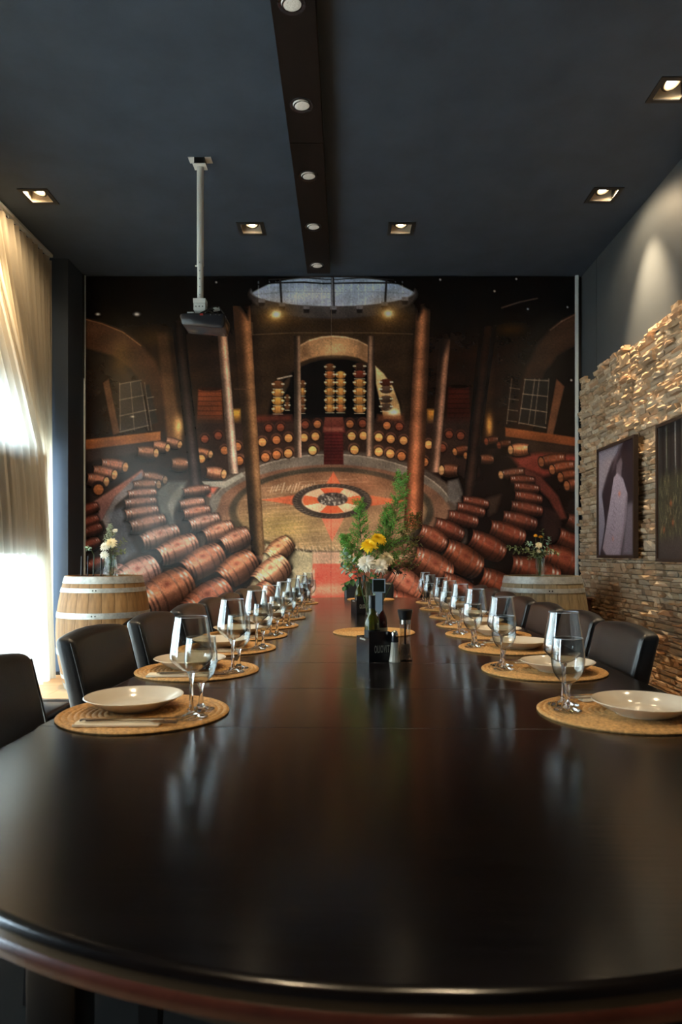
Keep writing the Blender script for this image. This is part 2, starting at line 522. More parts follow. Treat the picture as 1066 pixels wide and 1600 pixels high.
# stone cladding ----------------------------------------------------
rs = random.Random(11)
stone_meshes = []
for k in range(18):
    # unit stone: x = depth out of the wall (0 at wall, -1 front), y and z in -0.5..0.5
    nyv, nzv = 4, 3
    vs = []; fs = []
    for j in range(nzv):
        for i2 in range(nyv):
            yy = -0.5 + i2 / (nyv - 1); zz = -0.5 + j / (nzv - 1)
            edge = (i2 in (0, nyv - 1)) or (j in (0, nzv - 1))
            dx = -1 + (rs.uniform(0.1, 0.5) if edge else rs.uniform(-0.15, 0.25))
            if j == nzv - 1: dx = -1 + rs.uniform(-0.05, 0.2)
            vs.append((dx, yy * (1 - rs.uniform(0, 0.05)), zz * (1 - rs.uniform(0, 0.12))))
    for j in range(nzv - 1):
        for i2 in range(nyv - 1):
            a = j * nyv + i2
            q = (a, a + 1, a + nyv + 1, a + nyv)
            if rs.random() < 0.5: fs += [(q[0], q[2], q[1]), (q[0], q[3], q[2])]
            else: fs += [(q[0], q[3], q[1]), (q[1], q[3], q[2])]
    nb = len(vs)
    vs += [(0, -0.5, -0.5), (0, 0.5, -0.5), (0, 0.5, 0.5), (0, -0.5, 0.5)]
    bot = list(range(nyv)); top = list(range((nzv - 1) * nyv, nzv * nyv))
    fs.append(tuple([nb] + [nb + 1] + bot[::-1]))
    fs.append(tuple([nb + 2, nb + 3] + top))
    lf = [j * nyv for j in range(nzv)]; rt = [j * nyv + nyv - 1 for j in range(nzv)]
    fs.append(tuple([nb + 3, nb] + lf))
    fs.append(tuple([nb + 1, nb + 2] + rt[::-1]))
    stone_meshes.append((vs, fs, k % 6))
cl = empty('wall_stone_cladding', (XR - 0.005, 4.5, 0)); tag(cl, kind='structure')
MB().box(-0.004, 0.004, -1.9, 1.83, 0, 2.62).build('backing', mat('dark_joint', (0.05, 0.04, 0.032), 0.9), cl)
stones = []
z = 0.0
while z < 2.70:
    h = rs.uniform(0.022, 0.046)
    y = 2.6 + rs.uniform(-0.1, 0)
    while y < 6.32:
        l = rs.uniform(0.05, 0.20)
        y1 = min(y + l, 6.335)
        if y1 - y > 0.03 and not (z > 2.62 and rs.random() < 0.35):
            hh = h * (2 if rs.random() < 0.04 else 1) - 0.003
            stones.append((y, y1, z, z + hh, rs.choice((rs.uniform(0.02, 0.04), rs.uniform(0.03, 0.065))), rs.randrange(18)))
        y = y1 + 0.002
    z += h
def screen(s):
    y0, y1, z0, z1, dep, k = s
    yc, zc = (y0 + y1) / 2, (z0 + z1) / 2
    px = 540 + (XR - 0.04) / yc * FPX; py = 866 - (zc - CAMZ) / yc * FPX
    area = (y1 - y0) * (z1 - z0) / yc ** 3
    hid = px > 1066 or (925 < px < 995 and 690 < py < 878) or (px > 1018 and 655 < py < 880) or py > 1095 or (py > 960 + (px - 905) * 0.19 and px < 1032)
    return (hid, -area)
order = sorted(range(len(stones)), key=lambda q: screen(stones[q]))
single = set(order[:300])
smats = M_STONE
sm_cache = {}
rest = MB()
for q, (y0, y1, z0, z1, dep, k) in enumerate(stones):
    vs, fs, mi = stone_meshes[k]
    if q in single:
        if k not in sm_cache:
            sm_cache[k] = MB().add(vs, fs).mesh('stone', smats[mi])
        put('stone', sm_cache[k], cl, (0, (y0 + y1) / 2 - 4.5, (z0 + z1) / 2), (0, 0, 0), (dep, y1 - y0, z1 - z0))
    else:
        rest.add([(v[0] * dep, v[1] * (y1 - y0) + (y0 + y1) / 2 - 4.5, v[2] * (z1 - z0) + (z0 + z1) / 2) for v in vs], fs, mi)
ro = rest.build('stone', smats, cl); tag(ro, kind='stuff')

# ceiling beam with its round lamps ---------------------------------
BZ = 3.61
bmo = empty('ceiling_beam', (-0.238, 0, BZ))
tag(bmo, 'long black-brown box beam fixed along the middle of the ceiling', 'beam')
MB().box(-0.102, 0.102, YF, 4.148, 0, CEIL - BZ).build('panel', M_BEAM, bmo)
MB().box(-0.102, 0.102, 4.152, 6.08, 0, CEIL - BZ).build('panel', M_BEAM, bmo)
ring_me = MB().lathe([(0.050, -0.002), (0.064, -0.004), (0.066, 0.0), (0.066, 0.004)], 36).mesh('ring', M_BLACKPL, 40)
M_LENS = mat('frosted_lens', (0.75, 0.76, 0.74), 0.35, noise=((160, 160, 160), 0.25), bump=((150, 150, 150), 0.6, 0.003))
lens = MB().lathe([(0.0, -0.009), (0.02, -0.0085), (0.038, -0.006), (0.048, -0.001), (0.051, 0.004)], 36)
lens_me = lens.mesh('lens', M_LENS, 60)
tooth_me = MB()
for k in range(40):
    a = 2 * PI * k / 40
    R_ = Matrix.Rotation(a, 4, 'Z')
    tooth_me.box(0.041, 0.048, -0.0012, 0.0012, -0.0068, -0.003, R_)
tooth_me = tooth_me.mesh('lens_rim_ribs', M_BLACKPL)
names5 = ['nearest the camera, cut by the frame top', 'second from the camera', 'middle one of five', 'second from the mural', 'nearest the mural']
for k, d in enumerate((3.10, 3.80, 4.51, 5.21, 5.91)):
    t = empty('beam_spotlight', (-0.245, d, BZ)); tag(t, 'round white lamp in the ceiling beam, ' + names5[k], 'lamp', 'round lamps along the ceiling beam')
    put('ring', ring_me, t)
    l_ = put('lens', lens_me, t, (0.003, 0, 0), (math.radians(3), math.radians(-4), 0))
    rb_ = put('lens_rim_ribs', tooth_me, l_)

# square recessed downlights ----------------------------------------
def spot(name, parent, loc, target, watts, size_deg, blend, col=(1.0, 0.76, 0.47), radius=0.03):
    li = bpy.data.lights.new(name, 'SPOT')
    li.energy = watts; li.color = col; li.spot_size = math.radians(size_deg); li.spot_blend = blend
    li.shadow_soft_size = radius
    o = bpy.data.objects.new(name, li)
    COL.objects.link(o)
    o.parent = parent
    o.location = loc
    d = Vector(target) - Vector(loc)
    o.rotation_euler = d.to_track_quat('-Z', 'Y').to_euler()
    return o
M_BULB = mat_emit('warm_bulb', (1.0, 0.80, 0.52), 26.0)
M_REFL = mat('downlight_inner', (0.62, 0.52, 0.40), 0.45)
M_REFLD = mat('downlight_inner_black', (0.02, 0.018, 0.015), 0.4)
sq_lab = ['beside the left curtain top', 'above the stone wall, second from the front', 'cut by the right edge of the picture', 'left of the beam near the mural', 'right of the beam near the mural',
          'added for light, right wall, above the camera', 'added for light, left curtain, above the camera', 'added for light, left of the beam above the table', 'added for light, right of the beam above the table', 'added for light, left of the beam behind the camera', 'added for light, right of the beam behind the camera']
for k, (sx, sy) in enumerate(SQUARES):
    t = empty('square_downlight', (sx, sy, CEIL)); tag(t, 'square black-framed recessed downlight glowing warm, ' + sq_lab[k], 'downlight', 'square recessed ceiling downlights')
    h_ = SQ / 2
    fr = MB()
    for a0, a1, b0, b1 in ((-h_ - .012, h_ + .012, -h_ - .012, -h_ + .018), (-h_ - .012, h_ + .012, h_ - .016, h_ + .012), (-h_ - .012, -h_ + .016, -h_ + .018, h_ - .016), (h_ - .018, h_ + .012, -h_ + .018, h_ - .016)):
        fr.box(a0, a1, b0, b1, -0.006, 0.0)
    fr.build('frame', M_BLACKMT, t)
    rc = MB(); e = h_ - 0.004
    rc.box(-e - .004, -e, -e, e, 0, 0.12); rc.box(e, e + .004, -e, e, 0, 0.12, None, 1)
    rc.box(-e, e, e, e + .004, 0, 0.12); rc.box(-e, e, -e - .004, -e, 0, 0.12, None, 1)
    rc.build('recess', [M_REFL, M_REFLD], t)  # left and far walls coloured pale as if lit, the others black as shade
    MB().box(-e, e, -e, e, 0.12, 0.124).build('back_plate', M_REFLD, t)
    wall = k in (0, 1, 2, 5, 6)
    tilt = (0.35 if sx > 0 else -0.35) if wall else 0.0
    g = empty('lamp_head', (0, 0.01, 0.052), 0, t)
    MB().lathe([(0.046, -0.012), (0.058, -0.010), (0.060, 0.0), (0.058, 0.016), (0.045, 0.03), (0.03, 0.045), (0.0, 0.048)], 28).build('gimbal_ring', M_REFLD, g, 40)
    MB().lathe([(0.026, 0.002), (0.044, -0.012), (0.046, -0.012)], 28).build('reflector', M_REFL, g, 40)
    MB().lathe([(0.0, -0.016), (0.018, -0.014), (0.027, -0.004), (0.028, 0.004)], 24).build('bulb', M_BULB, g, 60)
    g.rotation_euler = (math.radians(-14), -tilt * 0.55, 0)
    if wall:
        dx = 1 if sx > 0 else -1
        spot('bulb_light', t, (0.015 * dx, 0, 0.022), (dx * (0.72 if sx > 0 else 0.5), 0.02, -2.4), WALL_SPOT * (1.25 if sx > 0 else 1.6), 58, 1.0)
        spot('bulb_spill', t, (0.015 * dx, 0, 0.012), (dx * 0.9, 0, -1.6), WALL_SPOT * 0.12, 150, 0.8)
    else:
        spot('bulb_light', t, (0, 0, 0.022), (0, 0.10, -2.4), DOWN_SPOT, 70, 0.9)

# ================================================================== THE PRINTED MURAL (flat print: wine cellar)
class Canvas:
    """a little painter; units are print units, colours 0-255"""
    def __init__(self, x0, x1, y0, y1, nx, ny, base=(10, 8, 7)):
        self.gx = np.linspace(x0, x1, nx); self.gy = np.linspace(y0, y1, ny)
        self.X, self.Y = np.meshgrid(self.gx, self.gy)
        self.C = np.empty((ny, nx, 3)); self.C[:] = base
        self.rng = np.random.default_rng(5)
    def win(self, xa, xb, ya, yb):
        i0 = np.searchsorted(self.gx, xa - 2); i1 = np.searchsorted(self.gx, xb + 2)
        j0 = np.searchsorted(self.gy, ya - 2); j1 = np.searchsorted(self.gy, yb + 2)
        return (slice(j0, j1), slice(i0, i1))
    def blend(self, w, col, a):
        a = np.clip(a, 0, 1)[..., None]
        self.C[w] = self.C[w] * (1 - a) + np.asarray(col, float) * a
    def poly(self, pts, col, alpha=1.0, soft=0.7, col2=None):
        """convex or concave polygon; col2 = colour at the bottom (vertical blend)"""
        p = np.array(pts, float)
        w = self.win(p[:, 0].min() - soft, p[:, 0].max() + soft, p[:, 1].min() - soft, p[:, 1].max() + soft)
        X, Y = self.X[w], self.Y[w]
        if X.size == 0: return
        ins = np.zeros(X.shape, bool); dist = np.full(X.shape, 1e9)
        n = len(p)
        for i in range(n):
            x1, y1 = p[i]; x2, y2 = p[(i + 1) % n]
            if y1 != y2:
                c = ((y1 > Y) != (y2 > Y)) & (X < (x2 - x1) * (Y - y1) / (y2 - y1) + x1)
                ins ^= c
            L2 = (x2 - x1) ** 2 + (y2 - y1) ** 2 + 1e-9
            t = np.clip(((X - x1) * (x2 - x1) + (Y - y1) * (y2 - y1)) / L2, 0, 1)
            dist = np.minimum(dist, np.hypot(X - x1 - t * (x2 - x1), Y - y1 - t * (y2 - y1)))
        sd = np.where(ins, dist, -dist)
        a = np.clip(sd / soft * 0.5 + 0.5, 0, 1) * alpha
        c = np.asarray(col, float)
        if col2 is not None:
            k = np.clip((Y - p[:, 1].min()) / (np.ptp(p[:, 1]) + 1e-9), 0, 1)[..., None]
            c = c * (1 - k) + np.asarray(col2, float) * k
        self.blend(w, c, a)
    def line(self, pts, wd, col, alpha=1.0):
        for (x1, y1), (x2, y2) in zip(pts[:-1], pts[1:]):
            w = self.win(min(x1, x2) - wd, max(x1, x2) + wd, min(y1, y2) - wd, max(y1, y2) + wd)
            X, Y = self.X[w], self.Y[w]
            if X.size == 0: continue
            L2 = (x2 - x1) ** 2 + (y2 - y1) ** 2 + 1e-9
            t = np.clip(((X - x1) * (x2 - x1) + (Y - y1) * (y2 - y1)) / L2, 0, 1)
            d = np.hypot(X - x1 - t * (x2 - x1), Y - y1 - t * (y2 - y1))
            self.blend(w, col, np.clip(wd / 2 - d + 0.5, 0, 1) * alpha)
    def ell(self, cx, cy, rx, ry, col, alpha=1.0, soft=0.12, r0=0.0, a0=None, a1=None, col2=None):
        """filled ellipse, or a ring from r0 (fraction) to 1; a0..a1 limit the angle"""
        w = self.win(cx - rx * 1.3, cx + rx * 1.3, cy - ry * 1.3, cy + ry * 1.3)
        X, Y = self.X[w], self.Y[w]
        if X.size == 0: return
        r = np.hypot((X - cx) / rx, (Y - cy) / ry)
        s = min(soft, 0.9)
        a = np.clip((1 - r) / s + 0.5, 0, 1)
        if r0 > 0: a = a * np.clip((r - r0) / s + 0.5, 0, 1)
        if a0 is not None:
            th = np.degrees(np.arctan2((Y - cy) / ry, (X - cx) / rx)) % 360
            a = a * (((th - a0) % 360) < ((a1 - a0) % 360))
        c = np.asarray(col, float)
        if col2 is not None:
            k = np.clip((Y - cy + ry) / (2 * ry), 0, 1)[..., None]
            c = c * (1 - k) + np.asarray(col2, float) * k
        self.blend(w, c, a * alpha)
    def glow(self, cx, cy, r, col, alpha=1.0, ry=None):
        ry = ry or r
        w = self.win(cx - 3 * r, cx + 3 * r, cy - 3 * ry, cy + 3 * ry)
        X, Y = self.X[w], self.Y[w]
        self.blend(w, col, np.exp(-((X - cx) / r) ** 2 - ((Y - cy) / ry) ** 2) * alpha)
    def mul(self, xa, xb, ya, yb, fn):
        w = self.win(xa, xb, ya, yb)
        self.C[w] = np.clip(self.C[w] * fn(self.X[w], self.Y[w])[..., None], 0, 255)
    def column(self, xl0, xr0, y0, xl1, xr1, y1, col, side=0.3, col_bot=None):
        """a round concrete column; side = -1..1 where its light falls"""
        w = self.win(min(xl0, xl1), max(xr0, xr1), y0, y1)
        X, Y = self.X[w], self.Y[w]
        k = np.clip((Y - y0) / (y1 - y0), 0, 1)
        l = xl0 + (xl1 - xl0) * k; r = xr0 + (xr1 - xr0) * k
        u = (X - l) / (r - l) * 2 - 1
        a = np.clip((1 - np.abs(u)) * (r - l) / 2 + 0.5, 0, 1) * np.clip(Y - y0 + 0.5, 0, 1) * np.clip(y1 - Y + 0.5, 0, 1)
        sh = 0.38 + 0.75 * np.exp(-((u - side) / 0.6) ** 2)
        c = np.asarray(col, float) * np.ones(X.shape + (3,))
        if col_bot is not None: c = c * (1 - k[..., None]) + np.asarray(col_bot, float) * k[..., None]
        mott = 1 + 0.03 * np.sin(Y * 0.55 + 2 * np.sin(X * 0.3)) * np.sin(X * 0.9)
        self.blend(w, c * (sh * mott)[..., None], a)
    def barrel(self, xa, ya, xb, yb, hw, col=(150, 95, 70), hi=(235, 215, 200), face=None, bend=0.16, bung=True, facecol=(196, 142, 96), dark=0.30, hl=1.0):
        L = math.hypot(xb - xa, yb - ya); tx, ty = (xb - xa) / L, (yb - ya) / L
        nx_, ny_ = ty, -tx
        if ny_ > 0: nx_, ny_ = -nx_, -ny_
        r = max(L, hw) * 0.75 + hw
        cx, cy = (xa + xb) / 2, (ya + yb) / 2
        w = self.win(cx - r, cx + r, cy - r, cy + r)
        X, Y = self.X[w], self.Y[w]
        if X.size == 0: return
        u = ((X - xa) * tx + (Y - ya) * ty) / L
        d = (X - xa) * nx_ + (Y - ya) * ny_
        uc = np.clip(u, 0, 1)
        prof = hw * (0.78 + 0.22 * (1 - (2 * uc - 1) ** 2))
        v = d / prof
        vv = np.clip(1 - v * v, 0, 1)
        bl = bend * hw / L * 2.2
        s = 1.0 if face != 'A' else -1.0
        up = u - s * bl * (np.sqrt(vv) - 0.5)
        a = np.clip((1 - np.abs(v)) * prof + 0.5, 0, 1) * np.clip(up * L + 0.5, 0, 1) * np.clip((1 - up) * L + 0.5, 0, 1)
        # soft dark underneath
        sh = dark + (1.12 - dark) * np.exp(-((v - 0.30) / 0.62) ** 2)
        sh *= 1 + 0.07 * np.sin(v * 11 + u * 2.0)
        body = np.asarray(col, float) * sh[..., None]
        glint = np.exp(-((v - 0.42) / 0.22) ** 2)
        wd = max(0.026, 0.55 / L)
        for c0 in (0.07, 0.16, 0.33, 0.67, 0.84, 0.93):
            hp = np.clip((wd - np.abs(up - c0)) / (0.5 / L) * 0.7, 0, 1)
            edge = 1.0 if c0 in (0.07, 0.16, 0.84, 0.93) else 0.55
            hc = np.array([62, 44, 38.]) * (sh * 0.95)[..., None]
            hc = hc + (np.asarray(hi, float) - hc) * (glint * edge * hl)[..., None]
            ho_ = hp[..., None] * (0.62 if edge == 1.0 else 0.38)
            body = body * (1 - ho_) + hc * ho_
        if bung and hw > 9:
            bs = np.exp(-(((up - 0.5) * L / (hw * 0.16)) ** 2 + ((v - 0.36) * hw / (hw * 0.14)) ** 2) * 0.8)
            body = body * (1 - 0.5 * bs[..., None]) + np.array([96, 40, 34.]) * 0.5 * bs[..., None]
        # contact shadow
        g = np.exp(-((v + 0.95) / 0.42) ** 2) * np.clip((up + 0.12) / 0.1, 0, 1) * np.clip((1.10 - up) / 0.1, 0, 1)
        self.blend(w, (8, 6, 6), g * 0.85)
        g2 = np.exp(-(np.clip(np.abs(up - 0.5) - 0.5, 0, 9) * L / (hw * 0.22)) ** 2) * (np.abs(v) < 0.95)
        self.blend(w, (14, 10, 9), g2 * 0.6)
        self.blend(w, body, a)
        if face:
            ex, ey = (xa, ya) if face == 'A' else (xb, yb)
            q = ((X - ex) * tx + (Y - ey) * ty) / (hw * 0.50)
            p = ((X - ex) * nx_ + (Y - ey) * ny_) / (hw * 0.86)
            rr = np.hypot(q, p)
            self.blend(w, (34, 22, 18), np.clip((1.0 - rr) * hw * 0.6 + 0.5, 0, 1))
            fc = np.asarray(facecol, float) * (0.82 + 0.25 * p + 0.08 * np.sin(p * 9))[..., None]
            self.blend(w, fc, np.clip((0.76 - rr) * hw * 0.6 + 0.5, 0, 1))
    def endface(self, cx, cy, r, col=(196, 132, 84), back=(78, 48, 36), dx=0.0):
        """a barrel seen end on, its body behind it a little up and sideways"""
        self.ell(cx + dx, cy - r * 0.35, r * 1.22, r * 1.18, back, 1, 0.2)
        self.ell(cx + dx * 0.5, cy - r * 0.8, r * 0.8, r * 0.28, tuple(min(255, c * 1.7) for c in back), 0.7, 0.6)
        self.ell(cx, cy, r * 1.08, r * 1.12, (26, 16, 13), 1, 0.2)
        self.ell(cx, cy, r * 0.86, r * 0.9, col, 1, 0.2, col2=tuple(c * 0.72 for c in col))
        self.ell(cx, cy - 0.1 * r, r * 0.75, r * 0.10, tuple(min(255, c * 1.22) for c in col), 0.6, 0.6)
    def grain(self, amt, fine=1):
        ny, nx = self.C.shape[:2]
        g = self.rng.normal(0, 1, (ny // 2 + 1, nx // 2 + 1))
        g = np.repeat(np.repeat(g, 2, 0), 2, 1)[:ny, :nx]
        self.C = np.clip(self.C * (1 + amt * g[..., None]), 0, 255)

def arc(cx, cy, rx, ry, a0, a1, n=24):
    return [(cx + rx * math.cos(math.radians(a0 + (a1 - a0) * i / n)), cy + ry * math.sin(math.radians(a0 + (a1 - a0) * i / n))) for i in range(n + 1)]

def paint_mural():
    c = Canvas(134, 903, 432, 952, 770, 521, (12, 9, 8))
    # broad tones of the vault
    c.poly([(134, 505), (903, 505), (903, 700), (134, 700)], (26, 18, 13), 1, 30)
    c.poly([(395, 486), (648, 486), (640, 690), (400, 690)], (50, 36, 24), 1, 14, (44, 29, 18))
    c.poly([(210, 540), (392, 530), (392, 690), (230, 690)], (40, 27, 19), 1, 20)
    c.poly([(668, 530), (800, 540), (800, 690), (668, 690)], (34, 20, 13), 1, 20)
    c.poly([(134, 690), (903, 690), (903, 960), (134, 960)], (40, 30, 27), 1, 12)
    c.poly([(640, 700), (903, 700), (903, 960), (640, 960)], (24, 14, 12), 1, 20)
    c.glow(235, 525, 34, (60, 42, 22), 0.8, 16); c.glow(800, 515, 22, (56, 36, 14), 0.9, 10)
    # skylight
    c.ell(520, 460, 132, 38, (58, 53, 52), 1, 0.05, col2=(50, 44, 42))
    c.ell(520, 482, 120, 16, (76, 68, 64), 0.45, 0.5)
    c.ell(520, 456, 127, 22.5, (122, 138, 158), 1, 0.05, col2=(148, 152, 164))
    c.poly([(390, 432), (470, 432), (420, 444), (394, 457)], (10, 8, 8), 1, 1)
    c.poly([(650, 432), (575, 432), (622, 444), (647, 456)], (10, 8, 8), 1, 1)
    c.glow(492, 462, 26, (172, 172, 180), 0.6, 14); c.glow(560, 460, 20, (150, 162, 178), 0.5, 14)
    for x in (404, 421, 431, 452, 463, 476, 488, 503, 536, 549, 560, 571, 583, 594, 618, 629):
        c.line([(x, 440), (x, 456 + 21 * math.sqrt(max(0, 1 - ((x - 520) / 127.0) ** 2)))], 1.6, (186, 196, 206), 0.35)
    c.line([(400, 460), (450, 456), (520, 457), (590, 456), (640, 459)], 0.9, (92, 98, 106), 0.6)
    c.line([(392, 446), (430, 442), (475, 441), (505, 443), (560, 442), (610, 442), (650, 446)], 2.4, (16, 14, 14))
    c.line([(420, 437), (470, 434), (520, 437), (570, 434), (615, 437)], 1.6, (30, 30, 32))
    c.line([(438, 438), (440, 474)], 3.4, (30, 28, 30)); c.line([(604, 438), (602, 474)], 3.4, (30, 28, 30))
    c.line([(520, 433), (521, 478)], 5.0, (40, 38, 42)); c.line([(519, 434), (520, 478)], 1.2, (120, 120, 126))
    for x, y in ((409, 470), (441, 476), (479, 480), (521, 481), (562, 480), (601, 475), (633, 467)):
        c.poly([(x - 5, y - 3), (x + 5, y - 3), (x + 5, y + 3), (x - 5, y + 3)], (96, 92, 94), 1, 0.8)
        c.poly([(x - 5, y + 3), (x + 5, y + 3), (x + 4, y + 9), (x - 4, y + 9)], (24, 20, 20), 0.9, 0.8)
    c.line([(518, 482), (518, 530)], 1.0, (88, 76, 64))
    c.line(arc(520, 500, 128, 24, 170, 10)[0:1] + [(395, 523), (460, 520), (580, 520), (645, 522)], 1.6, (92, 72, 52), 0.7)
    for x, y in ((432, 491), (607, 490)):
        c.glow(x, y, 30, (120, 84, 40), 0.55, 22); c.glow(x, y, 13, (214, 160, 84), 0.85, 9); c.glow(x, y, 6.5, (255, 246, 210), 1.0, 5)
    # back doorway and arch band
    c.ell(524, 652, 104, 92, (15, 10, 8), 1, 0.05)
    c.poly([(424, 655), (430, 622), (444, 597), (455, 584), (452, 600), (440, 625), (434, 655)], (66, 48, 34), 0.8, 1.5)
    c.line([(434, 592), (456, 587)], 2, (170, 150, 128))
    c.poly([(467, 541), (484, 531), (503, 526), (521, 524.5), (540, 526), (559, 531), (577, 541), (577, 568), (560, 559), (540, 555.5), (521, 554.5), (503, 556), (485, 560), (467, 567)], (150, 108, 74), 1, 1.2)
    c.glow(521, 543, 34, (206, 158, 112), 0.75, 12)
    c.line([(468, 541), (484, 532), (503, 527), (521, 525.5), (540, 527), (559, 532), (576, 541)], 2, (206, 164, 124), 0.8)
    c.poly([(470, 562), (468, 540), (480, 534), (484, 556)], (84, 60, 42), 0.6, 5); c.poly([(574, 564), (576, 540), (562, 534), (560, 556)], (84, 60, 42), 0.6, 5)
    c.poly([(587, 572), (600, 584), (614, 604), (624, 632), (627, 655), (600, 655), (588, 600)], (206, 164, 116), 1, 1, (150, 108, 66))
    # barrels stacked in the lit doorway
    def stack(x, ys, wd, cols):
        for y, cc in zip(ys, cols):
            c.ell(x, y, wd / 2, 6.0, cc, 1, 0.15, col2=tuple(v * 0.6 for v in cc))
            c.line([(x - wd * .28, y - 5), (x - wd * .28, y + 5)], 1.2, (70, 40, 20), 0.8); c.line([(x + wd * .28, y - 5), (x + wd * .28, y + 5)], 1.2, (70, 40, 20), 0.8)
            c.line([(x - wd * .5, y - 1), (x - wd * .34, y - 1)], 1.8, (250, 226, 170), 0.9)
            c.line([(x + wd * .34, y - 1), (x + wd * .5, y - 1)], 1.8, (250, 226, 170), 0.9)
            c.line([(x - wd * .42, y + 7), (x + wd * .42, y + 7)], 1.0, (176, 156, 128), 0.8)
    G = (206, 138, 72); Dk = (110, 66, 38); Rd = (120, 52, 34)
    stack(515.5, (574, 586, 598.5, 612, 626, 638), 16, (Dk, (170, 96, 50), G, G, G, G))
    stack(532.5, (586, 598.5, 612, 626, 638), 15, (G, G, G, G, (190, 110, 60)))
    stack(562, (573, 585, 598.5, 612, 626, 639), 19, ((60, 36, 26), Rd, G, G, G, G))
    stack(434.5, (601, 614, 627, 640), 18, (Dk, G, (220, 150, 70), G))
    stack(473, (600, 612, 626, 639), 9, (Dk, G, Dk, Dk)); stack(449, (622, 634), 8, (Dk, Dk))
    stack(603.5, (598, 609, 624, 636), 20, ((78, 36, 24), (84, 60, 46), (84, 60, 46), (84, 60, 46)))
    c.glow(615, 645, 8, (255, 232, 190), 0.95, 6)
    # wooden vats and lattice windows at the sides
    for x0, x1, y0, y1, cc in ((307, 349, 608, 672, (112, 56, 32)), (698, 736, 604, 664, (62, 24, 16))):
        c.poly([(x0 + 3, y0), (x1 - 3, y0), (x1, y1), (x0, y1)], cc, 1, 1.2, tuple(v * 0.75 for v in cc))
        for k in range(8):
            y = y0 + 4 + k * 7.5
            c.line([(x0 + 2, y), (x1 - 2, y)], 1.5, tuple(v * 0.55 for v in cc), 0.8)
        c.ell((x0 + x1) / 2, y0, (x1 - x0) / 2 - 3, 3, tuple(v * 0.4 for v in cc), 1, 0.2)
    c.poly([(362, 640), (376, 640), (376, 668), (362, 668)], (214, 146, 62), 0.9, 3)
    c.poly([(668, 640), (680, 640), (680, 664), (668, 664)], (200, 132, 56), 0.9, 3)
    # left side arch
    c.poly([(134, 498), (160, 505), (190, 517), (220, 538), (244, 566), (258, 600), (268, 645), (272, 690), (244, 690), (236, 640), (222, 600), (202, 574), (176, 556), (134, 545)], (84, 56, 38), 1, 3, (38, 26, 20))
    c.line([(134, 499), (160, 506), (192, 519), (220, 540)], 1.8, (150, 106, 76), 0.8)
    c.poly([(134, 546), (176, 557), (204, 577), (222, 603), (234, 645), (236, 682), (134, 692)], (27, 17, 12), 1, 1.5)
    c.glow(190, 560, 16, (92, 66, 32), 0.7, 26)
    c.poly([(161, 598), (170, 592), (187, 676), (177, 680)], (104, 74, 54), 0.9, 1, (78, 54, 40))
    c.poly([(186, 600), (220, 593), (232, 665), (188, 677)], (46, 40, 36), 1, 1)
    c.poly([(226, 602), (233, 600), (247, 660), (236, 664)], (40, 34, 30), 1, 1)
    for k in range(4):
        y = 600 + k * 25
        c.line([(187, y), (221 + k * 3.6, y - 6 - k * 1.4)], 1.3, (120, 106, 92), 0.8)
    for x0, x1 in ((187, 188), (204, 210), (220, 232), (226, 237)):
        c.line([(x0, 598), (x1, 672)], 1.2, (112, 98, 86), 0.75)
    c.line([(230, 622), (240, 620)], 1.2, (110, 98, 84)); c.line([(233, 642), (244, 640)], 1.2, (110, 98, 84)); c.glow(207, 651, 3, (220, 205, 180), 0.8, 1.3)
    c.poly([(134, 687), (251, 674), (251, 688), (134, 703)], (146, 92, 54), 1, 1, (112, 68, 42))
    c.poly([(134, 703), (251, 689), (262, 697), (134, 722)], (52, 40, 36), 1, 2)
    c.glow(153, 491, 3.2, (255, 250, 240), 1, 1.8); c.glow(214, 491, 4, (255, 250, 240), 1, 2.4)
    c.poly([(246, 520), (262, 520), (284, 690), (262, 690)], (64, 46, 32), 0.8, 3, (120, 82, 54)); c.glow(279, 668, 7, (226, 168, 106), 0.95, 16)
    # right side arch
    c.poly([(903, 489), (880, 500), (858, 516), (836, 545), (820, 580), (806, 640), (800, 690), (830, 690), (836, 630), (852, 582), (872, 556), (903, 537)], (60, 40, 29), 1, 4, (30, 18, 13))
    c.line([(900, 491), (878, 502), (860, 516)], 2, (112, 84, 66), 0.7); c.line([(784, 481), (812, 472), (840, 466)], 1.6, (84, 66, 58), 0.8)
    c.poly([(903, 540), (872, 557), (852, 584), (838, 630), (834, 684), (903, 690)], (20, 13, 10), 1, 2)
    c.poly([(870, 592), (882, 604), (864, 680), (854, 680)], (92, 60, 42), 0.9, 1)
    c.poly([(821, 591), (858, 592), (853, 669), (811, 660)], (30, 26, 24), 1, 1)
    for k in range(4):
        y = 593 + k * 22.5
        c.line([(820 - k * 2.8, y), (857 - k * 1.2, y + 2 + k * 2)], 1.3, (140, 122, 104), 0.8)
    for x0, x1 in ((821, 811), (836, 826), (843, 835), (858, 853), (800, 792)):
        c.line([(x0, 592), (x1, 662)], 1.2, (126, 110, 94), 0.7)
    for k in range(4): c.line([(797 - k * 1.5, 606 + k * 17), (812 - k * 1.5, 608 + k * 17)], 1.1, (120, 104, 90), 0.7)
    c.poly([(790, 668), (903, 684), (903, 698), (790, 682)], (128, 72, 40), 1, 1, (92, 50, 30))
    c.poly([(790, 683), (903, 699), (903, 716), (790, 700)], (44, 30, 24), 1, 2)
    c.poly([(752, 540), (772, 540), (768, 690), (752, 690)], (44, 28, 18), 0.8, 4); c.glow(765, 664, 5, (220, 150, 76), 0.95, 15)
    for x, y in ((688, 437), (807, 436), (825, 483), (887, 480), (338, 441), (893, 594), (773, 455)): c.glow(x, y, 1.3, (230, 225, 220), 0.9)
    # terraces and round floor
    c.poly([(300, 655), (740, 655), (745, 740), (300, 740)], (46, 31, 25), 1, 8)
